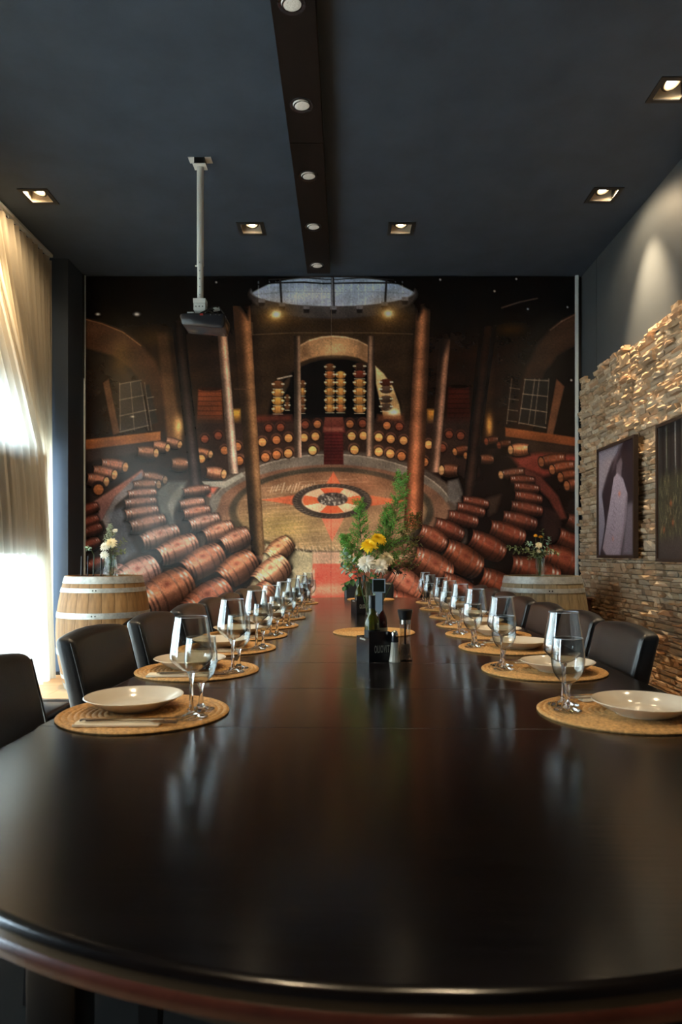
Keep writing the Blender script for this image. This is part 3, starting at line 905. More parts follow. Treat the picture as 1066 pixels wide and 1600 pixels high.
    c.poly(arc(518, 812, 212, 108, 180, 360) + [(730, 880), (306, 880)], (70, 58, 50), 1, 2)
    c.ell(518, 806, 186, 86, (100, 70, 54), 1, 0.03, col2=(124, 92, 72))
    c.poly(arc(518, 806, 192, 96, 195, 345) + arc(518, 806, 186, 80, 345, 195), (98, 86, 76), 1, 1.2)
    c.line(arc(518, 806, 192, 96, 195, 345), 2.2, (136, 120, 106), 0.8)
    c.ell(518, 799, 160, 69, (62, 53, 43), 1, 0.03)
    c.ell(518, 799, 148, 62, (112, 78, 57), 1, 0.04, col2=(146, 120, 90))
    c.glow(440, 822, 52, (150, 126, 76), 0.75, 26); c.glow(560, 760, 50, (140, 90, 66), 0.6, 16)
    for k in range(46):
        y = 748 + k * 2.3; hw_ = 146 * math.sqrt(max(0, 1 - ((y - 799) / 62.0) ** 2))
        if hw_ > 10:
            x0 = 518 - hw_ + (k * 37 % 60); c.line([(x0, y + 3), (x0 + 40 + (k * 53 % 90), y - 2)], 1.2, (206, 172, 138) if k % 2 else (112, 84, 60), 0.22)
    for k in range(26):
        x = 422 + k * 3.2 + (k % 3); c.line([(x, 770 - k % 5), (x + 4, 760 - k % 7)], 1.2, (196, 176, 148), 0.45)
    for k in range(70):
        x = 395 + k * 2.6; c.line([(x, 852 + (k * 7 % 9)), (x + 3, 858 + (k * 5 % 8))], 1.3, (84, 74, 62) if k % 2 else (190, 166, 140), 0.5)
    # compass star
    red = (186, 88, 60)
    c.poly([(521, 737), (534, 760), (508, 760)], red, 1, 0.8); c.poly([(502, 808), (538, 808), (519, 846)], (190, 104, 80), 1, 0.8)
    c.poly([(408, 781), (464, 773), (464, 790)], (178, 92, 62), 1, 0.8); c.poly([(634, 783), (578, 774), (578, 791)], (178, 92, 62), 1, 0.8)
    c.ell(519, 783, 62, 27.5, (60, 50, 44), 1, 0.05)
    for k in range(44):
        a = 2 * PI * k / 44
        c.line([(519 + 55 * math.cos(a), 783 + 24 * math.sin(a)), (519 + 60 * math.cos(a + .05), 783 + 26.5 * math.sin(a + .05))], 1.0, (130, 114, 100), 0.5)
    c.ell(519, 782, 47, 20.5, (198, 152, 122), 1, 0.06)
    for a in (270, 90, 0, 180):
        c.ell(519, 782, 46, 20, (200, 88, 56), 1, 0.06, r0=0.4, a0=a - 24, a1=a + 24)
    c.ell(520, 780, 24, 10.5, (78, 68, 62), 1, 0.1)
    for k in range(60):
        a = c.rng.uniform(0, 6.283); r_ = c.rng.uniform(0, 1) ** 0.5
        c.glow(520 + 22 * r_ * math.cos(a), 780 + 9.5 * r_ * math.sin(a), 1.3, (180, 164, 146) if k % 2 else (34, 28, 26), 0.8)
    # centre aisle
    c.poly([(508, 652), (536, 652), (540, 676), (504, 676)], (96, 50, 38), 1, 1, (82, 34, 29))
    c.poly([(506, 668), (536, 668), (536, 674), (506, 674)], (170, 104, 80), 0.55, 2)
    c.poly([(507, 676), (536, 676), (537, 726), (506, 726)], (80, 31, 28), 1, 0.8, (58, 24, 21))
    for k in range(9): c.line([(507, 680 + k * 5), (536, 680 + k * 5)], 1.6, (46, 16, 15), 0.7)
    c.poly([(380, 650), (456, 648), (456, 657), (380, 660)], (110, 46, 32), 0.6, 3); c.poly([(590, 648), (630, 648), (630, 660), (590, 658)], (120, 66, 40), 0.6, 3)
    # barrels end-on along the terraces
    F1 = (206, 140, 84); F2 = (170, 104, 62); F3 = (120, 62, 42)
    for x, y, f in ((420, 669, F3), (438.5, 668, F3), (477, 664, F3), (496, 663, F2), (547, 662.5, F2), (566.6, 662, F3), (604.7, 665, F2), (624, 666.6, F3), (320, 686, F3), (341, 681, F3), (702, 679, F3), (720, 681, F3)):
        c.endface(x, y, 6.6, f, (66, 38, 30))
    for x, y, f in ((410, 691, F1), (432, 687.5, F2), (451, 684.6, F1), (475, 684, F1), (493, 682, F1), (549.7, 681.6, F1), (568, 681, F1), (592, 683.5, F1), (610.7, 686, F1), (630.8, 688.4, F1), (670, 695, F1), (691, 700, F3), (371, 698, F2), (351, 704, F2)):
        c.endface(x, y, 7.0, f, (82, 52, 40))
    for x, y, f in ((414.8, 714.7, F2), (432.3, 711, F2), (450.7, 708.5, F1), (488.6, 704, (226, 164, 100)), (554, 703, (220, 150, 88)), (592, 706, F1), (610, 709, F1), (627.6, 713, F2), (663, 722, F2), (374, 720, F2)):
        c.endface(x, y, 7.4, f, (86, 56, 42), 2 if x < 500 else -1)
    # groups at the sides
    for a in ((259, 689, 281, 695, 8.5), (239, 696, 262, 700, 9), (215, 706, 244, 708, 10)): c.barrel(*a, (140, 96, 74), face='B', bung=False)
    c.barrel(268, 725, 293, 726, 11, (128, 86, 64), bung=False)
    c.barrel(300, 706, 329, 710, 8.5, (150, 96, 66), face='B', bung=False); c.endface(314.6, 717, 6.8, F1)
    c.poly([(134, 792), (222, 734), (228, 742), (180, 776), (160, 812), (134, 836)], (150, 98, 82), 1, 1.5, (90, 66, 66)); c.poly([(222, 736), (224, 752), (180, 790), (168, 830), (160, 812), (180, 776)], (110, 100, 98), 1, 1.5)
    for a in ((158, 725, 196, 730, 11), (145, 736, 179, 742, 11), (136, 748, 166, 753, 11)): c.barrel(*a, (146, 96, 76), face='B', bung=False)
    c.endface(154, 765, 9, F2, (40, 28, 26))
    # right-hand terraces
    for a in ((711, 706, 733, 702, 8.5), (728, 712, 748, 710, 8)): c.barrel(*a, (104, 58, 38), face='A', bung=False, facecol=(176, 112, 66))
    c.barrel(760, 690, 780, 688, 8, (70, 38, 26), face='A', bung=False, facecol=F3); c.barrel(780, 696, 800, 693, 8, (80, 44, 28), face='A', bung=False, facecol=F3)
    c.poly([(800, 714), (846, 708), (903, 712), (903, 728), (850, 745), (812, 730)], (128, 58, 46), 1, 4, (92, 40, 33))
    c.barrel(798, 703, 826, 702, 10, (206, 124, 84), face='A', bung=False); c.barrel(751, 718, 770, 719, 9, (96, 56, 38), bung=False)
    c.poly([(812, 728), (846, 745), (872, 775), (886, 810), (876, 812), (858, 780), (826, 748), (804, 736)], (84, 42, 34), 1, 2)
    for a in ((846, 722, 884, 717, 11), (863, 734, 899, 728, 11), (876, 746, 903, 742, 11), (886, 759, 903, 756, 11)): c.barrel(*a, (112, 62, 42), face='A', bung=False, facecol=(150, 92, 60))
    c.barrel(690, 735, 716, 736, 11, (110, 66, 46), face='A', bung=False); c.barrel(322, 738, 350, 741, 10.5, (170, 112, 84), face='B', bung=False)
    c.poly([(315, 752), (352, 752), (378, 738), (382, 744), (352, 762), (322, 760)], (136, 126, 112), 1, 1); c.poly([(320, 761), (340, 762), (330, 778), (318, 772)], (196, 106, 84), 0.9, 2)
    # concrete channels between the rows
    c.poly([(240, 770), (262, 752), (292, 752), (284, 780), (270, 800), (278, 840), (250, 800)], (78, 74, 68), 1, 3)
    c.poly([(262, 790), (270, 770), (284, 758), (290, 764), (274, 786), (270, 812)], (112, 106, 96), 0.9, 2)
    c.poly([(330, 770), (346, 776), (338, 800), (352, 830), (340, 832), (326, 800)], (110, 100, 90), 0.9, 2)
    c.poly([(168, 800), (192, 792), (200, 830), (214, 862), (190, 880), (172, 840)], (84, 86, 92), 0.8, 4)
    c.poly([(700, 752), (716, 748), (724, 772), (712, 790), (700, 780)], (84, 76, 70), 0.9, 2); c.poly([(760, 780), (784, 772), (776, 800), (764, 806)], (58, 44, 36), 0.8, 3)
    c.poly([(846, 790), (872, 800), (888, 850), (862, 850), (846, 820)], (46, 30, 26), 0.8, 4)
    # slim and big columns
    c.column(459, 469, 525, 460, 471.5, 715, (100, 76, 58), 0.7, (150, 118, 98)); c.column(575, 586, 525, 572, 584, 713, (104, 78, 60), -0.2, (140, 108, 88))
    c.column(340, 355, 522, 358, 373, 740, (176, 128, 100), 0.3, (176, 142, 122)); c.column(687, 704, 530, 671, 686, 738, (120, 80, 58), 0.4, (140, 102, 82))
    c.poly([(684, 526), (706, 526), (703, 534), (692, 560), (686, 590)], (26, 18, 14), 0.85, 4)
    c.column(268, 288, 500, 300, 319, 781, (30, 22, 18), 0.0, (66, 54, 52)); c.column(750, 776, 510, 723, 741, 776, (32, 20, 14), 0.0, (52, 36, 30))
    c.column(364, 391, 478, 393, 414, 868, (138, 90, 58), 0.55, (92, 70, 48)); c.column(651, 673, 474, 631, 660, 826, (128, 84, 56), -0.1, (140, 82, 56))
    c.poly([(360, 470), (370, 474), (388, 500), (392, 470)], (14, 10, 9), 0.9, 3); c.poly([(648, 470), (676, 470), (676, 486), (662, 482), (653, 500)], (14, 10, 9), 0.85, 3)
    c.line([(366, 608), (398, 608)], 1, (80, 54, 38), 0.7); c.line([(646, 560), (668, 561)], 1, (60, 40, 30), 0.7)
    # platform and carpet in the foreground
    c.poly([(416, 850), (461, 860), (489, 864), (488, 900), (455, 930), (380, 945), (392, 912), (410, 878)], (150, 136, 108), 1, 1.5)
    c.poly([(489, 862), (540, 862), (640, 868), (640, 884), (540, 882), (489, 881)], (176, 140, 116), 1, 2)
    c.poly([(489, 881), (560, 881), (566, 952), (486, 952)], (192, 88, 72), 1, 1, (206, 96, 76)); c.poly([(486, 914), (566, 914), (566, 929), (486, 929)], (216, 128, 102), 0.8, 4); c.poly([(486, 894), (492, 888), (492, 930), (486, 932)], (206, 150, 124), 0.8, 1)
    c.poly([(560, 881), (640, 872), (660, 952), (560, 952)], (120, 76, 60), 1, 3)
    # foreground rows, far to near
    P = (152, 114, 98); Q = (162, 114, 92); R1 = (100, 54, 40); R2 = (112, 58, 41)
    c.barrel(287, 770, 326, 764, 9, (130, 90, 74), bung=False)
    for a in ((224, 744, 258, 750, 9), (208, 759, 248, 757, 9.5)): c.barrel(*a, (122, 88, 72), face='B', bung=False, facecol=(150, 118, 92))
    for a in ((200, 774, 243, 770, 9.5), (195, 788, 243, 783, 9.5), (196, 805, 246, 797, 11), (204, 824, 257, 812, 13)): c.barrel(*a, (134, 98, 84), bung=False)
    c.barrel(281, 790, 318, 784, 9.5, (140, 100, 84), bung=False); c.barrel(287, 804, 327, 797, 10.5, (148, 102, 84)); c.barrel(297, 822, 341, 810, 13, P)
    c.barrel(222, 848, 278, 830, 16, P); c.barrel(320, 839, 362, 823, 15, Q); c.barrel(250, 870, 306, 846, 19, (184, 128, 106)); c.barrel(348, 853, 387, 834, 17, Q)
    for k, (x, y) in enumerate(((140, 795), (141, 815), (146, 828), (143, 850), (150, 880))): c.barrel(x - 14, y + 6, x + 12, y - 4, 10, (104, 56, 44), bung=False)
    c.barrel(150, 930, 196, 890, 18, (170, 120, 108)); c.barrel(188, 912, 244, 884, 25, (196, 140, 122)); c.barrel(290, 893, 346, 863, 23, (178, 118, 92))
    c.barrel(228, 944, 296, 905, 30, (168, 110, 84)); c.barrel(347, 906, 396, 872, 23, (172, 112, 84)); c.barrel(296, 958, 356, 918, 27, (160, 100, 78))
    c.barrel(421, 872, 452, 846, 17, (206, 144, 104)); c.barrel(404, 912, 446, 878, 22, (222, 154, 118)); c.barrel(388, 958, 424, 918, 22, (204, 126, 94))
    c.barrel(723, 782, 762, 789, 9.5, R1, bung=False); c.barrel(714, 793, 756, 802, 10.5, R1, bung=False)
    c.barrel(783, 742, 820, 738, 9, (92, 56, 42), face='A', bung=False); c.barrel(797, 750, 834, 751, 8.5, (96, 52, 38), bung=False)
    for a in ((803, 761, 841, 765, 9), (804, 775, 846, 782, 10), (798, 791, 846, 800, 11.5), (785, 808, 837, 821, 13.5)): c.barrel(*a, R1, bung=False)
    c.barrel(700, 806, 745, 817, 12, R1); c.barrel(679, 819, 722, 838, 14.5, R1); c.barrel(765, 825, 818, 842, 16.5, R2); c.barrel(654, 831, 694, 853, 18, (124, 70, 50))
    c.barrel(734, 841, 786, 866, 19, R2); c.barrel(872, 838, 910, 852, 18, R2); c.barrel(886, 812, 910, 822, 13, R1); c.barrel(848, 868, 908, 888, 24, R2); c.barrel(694, 858, 749, 890, 23, (120, 66, 45))
    c.barrel(645, 870, 702, 900, 23, (140, 82, 60)); c.barrel(798, 884, 872, 903, 21, R2); c.barrel(750, 903, 806, 930, 23, (122, 66, 47)); c.barrel(690, 905, 742, 932, 17, (130, 74, 54))
    c.barrel(606, 898, 652, 930, 26, (170, 102, 80)); c.barrel(604, 935, 660, 962, 22, (160, 92, 72))
    # soft unevenness of the print
    c.mul(134, 903, 432, 952, lambda X, Y: 1 + 0.06 * np.sin(X * 0.11 + 1.3 * np.sin(Y * 0.07)) + 0.05 * np.sin(Y * 0.19 + X * 0.03))
    c.grain(0.05)
    c.line([(517.5, 433), (517.5, 952)], 0.8, (30, 24, 22), 0.35)
    return c

def srgb_to_lin(a):
    a = np.clip(a / 255.0, 0, 1)
    return np.where(a <= 0.04045, a / 12.92, ((a + 0.055) / 1.055) ** 2.4)

def print_mesh(name, P, ink, m, flip=False):
    """P: (ny,nx,3) points, ink: (ny,nx,3) linear colour"""
    ny, nx = P.shape[:2]
    me = bpy.data.meshes.new(name)
    me.vertices.add(nx * ny)
    me.vertices.foreach_set('co', P.reshape(-1).astype(np.float32))
    idx = np.arange(nx * ny).reshape(ny, nx)
    q = np.stack([idx[:-1, :-1], idx[1:, :-1], idx[1:, 1:], idx[:-1, 1:]], -1).reshape(-1, 4)
    if flip: q = q[:, ::-1]
    nf = len(q)
    me.loops.add(nf * 4); me.loops.foreach_set('vertex_index', q.reshape(-1).astype(np.int32))
    me.polygons.add(nf)
    me.polygons.foreach_set('loop_start', np.arange(0, nf * 4, 4, dtype=np.int32))
    me.update(calc_edges=True)
    at_ = me.color_attributes.new('ink', 'FLOAT_COLOR', 'POINT')
    rgba = np.ones((nx * ny, 4), np.float32); rgba[:, :3] = ink.reshape(-1, 3)
    at_.data.foreach_set('color', rgba.reshape(-1))
    me.materials.append(m)
    me.validate()
    return me

INK_GAIN = (2.1, 2.15, 2.3)        # how strongly the sheet was printed
cv = paint_mural()
yy_px = np.concatenate([cv.gy, np.linspace(960, 1042, 8)])
ink = srgb_to_lin(255 * (cv.C / 255.0) ** 1.12 * 1.06) * np.array(INK_GAIN)
ink = np.minimum(ink, 0.9)
ink = np.concatenate([ink, np.repeat(ink[-1:], 8, 0)], 0)
DM = 6.37
Pm = np.zeros((len(yy_px), 770, 3))
Pm[..., 0] = ((cv.gx - 540) / FPX * DM)[None, :]
Pm[..., 1] = DM
Pm[..., 2] = (CAMZ - (yy_px - 866) / FPX * DM)[:, None]
mu = empty('wall_mural', (0, DM + 0.01, 0.05))
tag(mu, 'wall-sized printed photograph of a round wine cellar full of barrels', 'mural')
sheet = put('print', print_mesh('print', Pm - np.array([0, DM + 0.01, 0.05]), ink, mat_print('mural_print', 0.26, 0.4)), mu)
mx0, mx1 = float(Pm[0, 0, 0]), float(Pm[0, -1, 0])
MB().box(mx0, mx1, -0.008, 0.02, 0.0, CEIL - 0.06).build('backing_board', M_BLACKMT, mu)
MB().box(mx0 - 0.022, mx0, -0.022, 0.02, 0.0, CEIL - 0.052).build('edge_strip', M_ALU, mu)
MB().box(mx1 - 0.026, mx1 + 0.002, -0.026, -0.012, 0.0, CEIL - 0.052).build('edge_strip', M_ALU, mu)

# ================================================================== FRAMED PRINTS ON THE STONE WALL
def poster(name, label, y0, y1, z0, z1, cnv):
    """hangs on the right wall; the print runs from the far edge (left) to the near edge (right)"""
    XP = XR - 0.105
    t = empty(name, (XP, (y0 + y1) / 2, z0)); tag(t, label, 'picture')
    hy = (y1 - y0) / 2; H = z1 - z0; fw = 0.022
    for a in ((-hy, hy, 0, fw), (-hy, hy, H - fw, H), (-hy, -hy + fw, fw, H - fw), (hy - fw, hy, fw, H - fw)):
        MB().box(-0.012, 0.022, a[0], a[1], a[2], a[3]).build('frame_rail', mat_frame, t)
    MB().box(0.0, 0.018, -hy + fw, hy - fw, fw, H - fw).build('back_panel', M_BLACKMT, t)
    MB().box(0.018, 0.05, -0.02, 0.02, H - 0.2, H - 0.1).build('wall_bracket', M_BLACKMT, t)
    nx, ny = cnv.C.shape[1], cnv.C.shape[0]
    P = np.zeros((ny, nx, 3))
    P[..., 0] = -0.002
    P[..., 1] = np.linspace(hy - fw, -hy + fw, nx)[None, :]
    P[..., 2] = np.linspace(H - fw, fw, ny)[:, None]
    put('print', print_mesh('print', P, np.minimum(srgb_to_lin(cnv.C) * 1.15, 0.85), mat_print('framed_print', 0.35, 0.4)), t)
    return t
mat_frame = mat('dark_walnut_frame', (0.035, 0.022, 0.016), 0.4)

a = Canvas(0, 100, 0, 125, 200, 250, (44, 36, 42))
a.poly([(0, 0), (70, 0), (56, 10), (40, 18), (24, 34), (10, 52), (0, 56)], (150, 138, 146), 1, 3)
for k in range(90):
    a.glow((k * 37) % 62, (k * 23) % 34, 0.7, (70, 60, 66), 0.5)
a.poly([(62, 0), (72, 0), (58, 14), (46, 26), (40, 30), (50, 14)], (96, 84, 92), 0.8, 3)
a.poly([(0, 44), (9, 50), (16, 70), (20, 88), (12, 110), (4, 125), (0, 125)], (150, 142, 156), 1, 1.5, (110, 104, 116))
a.poly([(84, 70), (100, 68), (100, 125), (70, 125)], (110, 100, 110), 0.9, 4)
a.poly([(54, 22), (66, 16), (70, 22), (66, 40), (52, 38)], (104, 92, 100), 1, 2)
a.poly([(46, 36), (56, 32), (72, 40), (84, 58), (80, 86), (64, 125), (24, 125), (12, 117), (30, 76)], (158, 144, 158), 1, 1.2, (136, 122, 134))
a.poly([(80, 60), (84, 60), (80, 88), (66, 125), (60, 125), (74, 88)], (112, 98, 108), 0.8, 2)
for k in range(9):
    y = 64 + k * 5.0; x = 44 - k * 1.3 + (k * 5 % 7)
    a.line([(x, y), (x + 6 + k % 4, y + 3 + (k % 3))], 1.3, (92, 78, 86), 0.35 + 0.1 * (k % 3))
a.glow(62, 56, 3.5, (196, 112, 84), 0.8, 3); a.glow(44, 106, 2.6, (190, 110, 86), 0.6)
a.grain(0.07)
poster('framed_picture', 'dark-framed print of a pale wine bottle lying down, on the stone wall', 4.955, 5.69, 1.08, 1.98, a)
b = Canvas(0, 100, 0, 125, 200, 250, (40, 37, 36)); rpt = random.Random(4)
for k in range(60):
    x = (k * 41.7) % 100; b.line([(x, 0), (x + (k % 3) - 1, 50 + (k * 13) % 20)], 0.9 + (k % 3) * 0.5, (84, 82, 80) if k % 4 == 0 else ((24, 22, 22) if k % 2 else (56, 58, 44)), 0.6)
for x in (16, 34, 47, 78, 90): b.line([(x, 0), (x + 1, 40)], 0.9, (176, 172, 166), 0.6)
b.poly([(0, 48), (100, 44), (100, 104), (0, 110)], (56, 54, 40), 0.85, 5)
for k in range(420):
    x = rpt.uniform(0, 100); y = rpt.uniform(46, 108); dx = rpt.uniform(-5, 5)
    b.line([(x, y + 6), (x + dx * 0.5, y)], 0.8, ((112, 104, 78), (34, 34, 26), (158, 146, 116), (76, 74, 50))[(k * 7 + k // 5) % 4], 0.55)
for x, y in ((52, 84), (30, 92), (26, 74), (60, 96), (12, 98), (74, 88)): b.glow(x, y, 2.2, (170, 86, 50), 0.7, 3)
b.poly([(0, 108), (100, 102), (100, 125), (0, 125)], (62, 54, 52), 0.9, 5)
b.poly([(84, 50), (100, 50), (100, 125), (84, 125)], (28, 28, 34), 0.7, 5)
b.grain(0.08)
poster('framed_picture', 'dark-framed print of grassy vineyard rows, cut by the right edge', 3.88, 4.61, 1.06, 1.98, b)

# ================================================================== THE TABLE
TZ = CAMZ - 0.357                    # table top height
TANG = -math.radians(1.5)            # the table stands slightly turned to the room
THW = 0.73
T0, T1 = 0.555, 5.70                 # near and far tip along the table axis
def tc(d):                           # centre line of the table
    return 0.055 + 0.026 * d
TORG = Vector((tc((T0 + T1) / 2), (T0 + T1) / 2, 0))
tl = (T1 - T0) / 2
def hw_at(v):                        # half width at local coordinate v along the table
    b = 0.60
    e = tl - abs(v)
    if e >= b: return THW
    if e <= 0: return 0.0
    return THW * math.sqrt(max(0, 1 - ((b - e) / b) ** 2))
rg = MB().box(-1.25, 1.45, 0.1, 5.75, 0.0005, 0.008).build('added_floor_blackout', mat('floor_shade_black', (0.004, 0.0036, 0.0034), 0.95, spec=0.1))  # black sheet added to darken the lit floor under the table
tag(rg, 'added flat rug lying under the long dining table', 'blackout')
tb = empty('dining_table', TORG, TANG)
tag(tb, 'long black-brown dining table with rounded ends in the middle of the room', 'table')

def slab(outline, ins, z1, thick, m, name, parent):
    """outline CCW list of (x,y), ins per-vertex rounding"""
    n = len(outline)
    nor = []
    for i in range(n):
        p0 = Vector(outline[i - 1]); p1 = Vector(outline[i]); p2 = Vector(outline[(i + 1) % n])
        a = (p1 - p0).normalized(); b_ = (p2 - p1).normalized()
        na = Vector((a.y, -a.x)); nb = Vector((b_.y, -b_.x))
        q = na + nb
        k = q.length
        q = q.normalized() * (1.0 / max(0.5, k / 2))
        nor.append(q)
    rings = [(1.0, 0.0), (0.45, 0.18), (0.12, 0.55), (0.0, 1.0)]
    vs = []; fs = []
    for f_, g in rings:
        for (x, y), q, r in zip(outline, nor, ins):
            vs.append((x - q.x * r * f_, y - q.y * r * f_, z1 - g * min(r, thick * 0.6)))
    for (x, y) in outline: vs.append((x, y, z1 - thick))
    nr = len(rings) + 1
    for k in range(nr - 1):
        for i in range(n):
            j = (i + 1) % n
            fs.append((k * n + i, (k + 1) * n + i, (k + 1) * n + j, k * n + j))
    fs.append(tuple(range(n)))
    fs.append(tuple(range((nr - 1) * n, nr * n))[::-1])
    o = MB().add(vs, fs).build(name, m, parent, smooth=35)
    nfc = len(o.data.polygons)
    o.data.polygons[nfc - 1].use_smooth = False; o.data.polygons[nfc - 2].use_smooth = False
    return o

cuts = [T0, 1.40, 1.81, 2.24, 2.68, 3.13, 3.56, 4.0, 4.44, 4.88, T1]
for k in range(len(cuts) - 1):
    v0 = cuts[k] - TORG.y; v1 = cuts[k + 1] - TORG.y
    steps = 48 if k in (0, len(cuts) - 2) else 2
    vals = []
    for i in range(steps + 1):
        s = i / steps
        if k == 0: s = s ** 2.2
        if k == len(cuts) - 2: s = 1 - (1 - s) ** 2.2
        vals.append(v0 + 0.0007 + (v1 - v0 - 0.0014) * s)
    right = [(hw_at(v), v, 0.010) for v in vals]
    left = [(-hw_at(v), v, 0.010) for v in reversed(vals)]
    pts = []
    for p in right + left:
        if pts and abs(p[0] - pts[-1][0]) < 1e-5 and abs(p[1] - pts[-1][1]) < 1e-5: continue
        pts.append(p)
    if abs(pts[0][0] - pts[-1][0]) < 1e-5 and abs(pts[0][1] - pts[-1][1]) < 1e-5: pts.pop()
    ins = []
    for (x, y, r) in pts:
        seam = (k > 0 and abs(y - vals[0]) < 1e-6) or (k < len(cuts) - 2 and abs(y - vals[-1]) < 1e-6)
        ins.append(0.0012 if seam else r)
    slab([(p[0], p[1]) for p in pts], ins, TZ, 0.022, M_TABLE, 'tabletop_leaf', tb)
# rounded mahogany edge below the leaves, apron and legs
ol = []
for i in range(0, 181):
    s = i / 180.0
    v = -tl + 2 * tl * (0.5 - 0.5 * math.cos(PI * s))
    ol.append((hw_at(v), v))
ol = ol + [(-x, v) for x, v in reversed(ol[1:-1])]
slab([(x * 1.006, v * 1.0016) for x, v in ol], [0.012] * len(ol), TZ - 0.016, 0.018, M_TRIM, 'edge_moulding', tb)
apr = [(x * 0.88, v * 0.955) for x, v in ol]
slab(apr, [0.004] * len(apr), TZ - 0.035, 0.095, M_BLACKWOOD, 'apron', tb)
for sx in (-1, 1):
    for v in (-2.0, 0.0, 2.0):
        mb = bevel_box(0.085, 0.085, TZ - 0.13, 0.008, 2)
        mb.build('leg', M_BLACKWOOD, tb, 35, (sx * 0.56, v, (TZ - 0.13) / 2))

# ================================================================== PLACE SETTINGS
ORD = ['nearest', 'second', 'third', 'fourth', 'fifth', 'sixth', 'seventh', 'farthest']
def where(k, side):
    s = 'curtain side' if side < 0 else 'stone-wall side'
    if k == 0: return 'at the place nearest the camera, ' + s
    if k == 7: return 'at the farthest place, ' + s
    return 'at the %s place from the camera, %s' % (ORD[k], s)

# placemat: coiled straw, ridges as geometry
prof = [(0.0, 0.001), (0.0, 0.005)]
nr = 15; R0 = 0.186
for k in range(nr):
    r0 = R0 * k / nr; r1 = R0 * (k + 1) / nr
    for q in range(1, 5):
        s = q / 4.0
        prof.append((r0 + (r1 - r0) * s, 0.0042 + 0.0026 * math.sin(PI * s)))
prof += [(R0 + 0.001, 0.003), (R0 - 0.001, 0.0)]
mat_me = MB().lathe(prof, 72).mesh('placemat', M_STRAW, 50)
# plate
pp = [(0.0, 0.0), (0.060, 0.0), (0.062, 0.002), (0.064, 0.0035), (0.082, 0.012), (0.100, 0.0235), (0.1085, 0.0275), (0.1100, 0.0290), (0.1085, 0.0300),
      (0.100, 0.0262), (0.086, 0.0172), (0.076, 0.0105), (0.066, 0.0068), (0.04, 0.0058), (0.0, 0.0056)]
plate_me = MB().lathe(pp, 56).mesh('plate', M_CERAMIC, 50)

M_RIM = mat('glass_rim', (0.75, 0.8, 0.82), 0.05, spec=0.8, trans=0.4, ior=1.5)
def glass_meshes(h, foot_r, stem_top, bowl):
    ft = [(0.0, 0.0), (foot_r - 0.001, 0.0), (foot_r, 0.0012), (foot_r - 0.001, 0.0022), (foot_r * 0.7, 0.0042), (foot_r * 0.35, 0.0075), (0.0075, 0.0115), (0.0, 0.0118)]
    foot = MB().lathe(ft, 28).mesh('foot', M_GLASS, 60)
    st = [(0.0, 0.0119), (0.0068, 0.0119), (0.0052, 0.02), (0.0042, 0.035), (0.0040, stem_top * 0.75), (0.0050, stem_top - 0.012), (0.0085, stem_top - 0.002), (0.0, stem_top)]
    stem = MB().lathe(st, 16).mesh('stem', M_GLASS, 60)
    bm_ = MB().lathe(bowl, 40)
    bm_.lathe([(max(0.0, r - 0.0011), z + (0.0015 if q < 3 else 0.0)) for q, (r, z) in enumerate(bowl)], 40)
    rz = bowl[-1]
    ring = [(rz[0] + 0.0007 * math.cos(a), rz[1] + 0.0007 * math.sin(a)) for a in [2 * PI * q / 6 for q in range(7)]]
    bm_.lathe(ring, 40, None, 1)
    bowl_m = bm_.mesh('bowl', [M_BOWL, M_RIM], 60)
    return foot, stem, bowl_m
def smooth_prof(pts, n=26):
    # Catmull-Rom through (r,z)
    P = [pts[0]] + pts + [pts[-1]]
    out = []
    m = len(pts) - 1
    for i in range(m):
        p0, p1, p2, p3 = P[i], P[i + 1], P[i + 2], P[i + 3]
        for q in range(n // m + 1):
            t = q / (n // m + 1)
            f = lambda a, b_, c_, d: 0.5 * (2 * b_ + (c_ - a) * t + (2 * a - 5 * b_ + 4 * c_ - d) * t * t + (3 * b_ - a - 3 * c_ + d) * t ** 3)
            out.append((max(0.0, f(p0[0], p1[0], p2[0], p3[0])), f(p0[1], p1[1], p2[1], p3[1])))
    out.append(pts[-1])
    return out
big_g = glass_meshes(0.216, 0.036, 0.098, smooth_prof([(0.006, 0.097), (0.022, 0.104), (0.0405, 0.120), (0.0455, 0.131), (0.0435, 0.152), (0.0385, 0.185), (0.0335, 0.216)]))
small_g = glass_meshes(0.163, 0.031, 0.062, smooth_prof([(0.006, 0.061), (0.019, 0.068), (0.031, 0.085), (0.0365, 0.108), (0.0360, 0.130), (0.0325, 0.163)]))
# napkin, knife, fork
nk = bevel_box(0.175, 0.052, 0.004, 0.0015, 2)
nk_me = nk.mesh('napkin', M_NAPKIN, 40)
nf_me = MB().box(-0.0875, 0.0875, -0.0255, -0.0235, 0.0021, 0.0031).box(-0.0875, 0.0875, -0.010, 0.0255, 0.0021, 0.0032).mesh('fold', M_NAPKIN)
kn_h = MB()
kn_h.prism([(-0.105, -0.0055), (-0.098, -0.0075), (-0.03, -0.0055), (0.0, -0.0045), (0.0, 0.0045), (-0.03, 0.0055), (-0.098, 0.0075), (-0.105, 0.0055)], 0, 0.004)
kn_h = kn_h.mesh('handle', M_STEEL)
kn_b = MB().prism([(0.0, -0.0045), (0.02, -0.008), (0.07, -0.0085), (0.095, -0.006), (0.108, 0.001), (0.105, 0.0045), (0.0, 0.0045)], 0.001, 0.0026).mesh('blade', M_STEEL)
fk_h = MB().prism([(-0.10, -0.006), (-0.092, -0.0075), (-0.02, -0.0035), (0.03, -0.003), (0.03, 0.003), (-0.02, 0.0035), (-0.092, 0.0075), (-0.10, 0.006)], 0, 0.003).mesh('handle', M_STEEL)
fkm = MB().prism([(0.03, -0.003), (0.042, -0.010), (0.056, -0.0115), (0.056, 0.0115), (0.042, 0.010), (0.03, 0.003)], 0.0005, 0.0025)
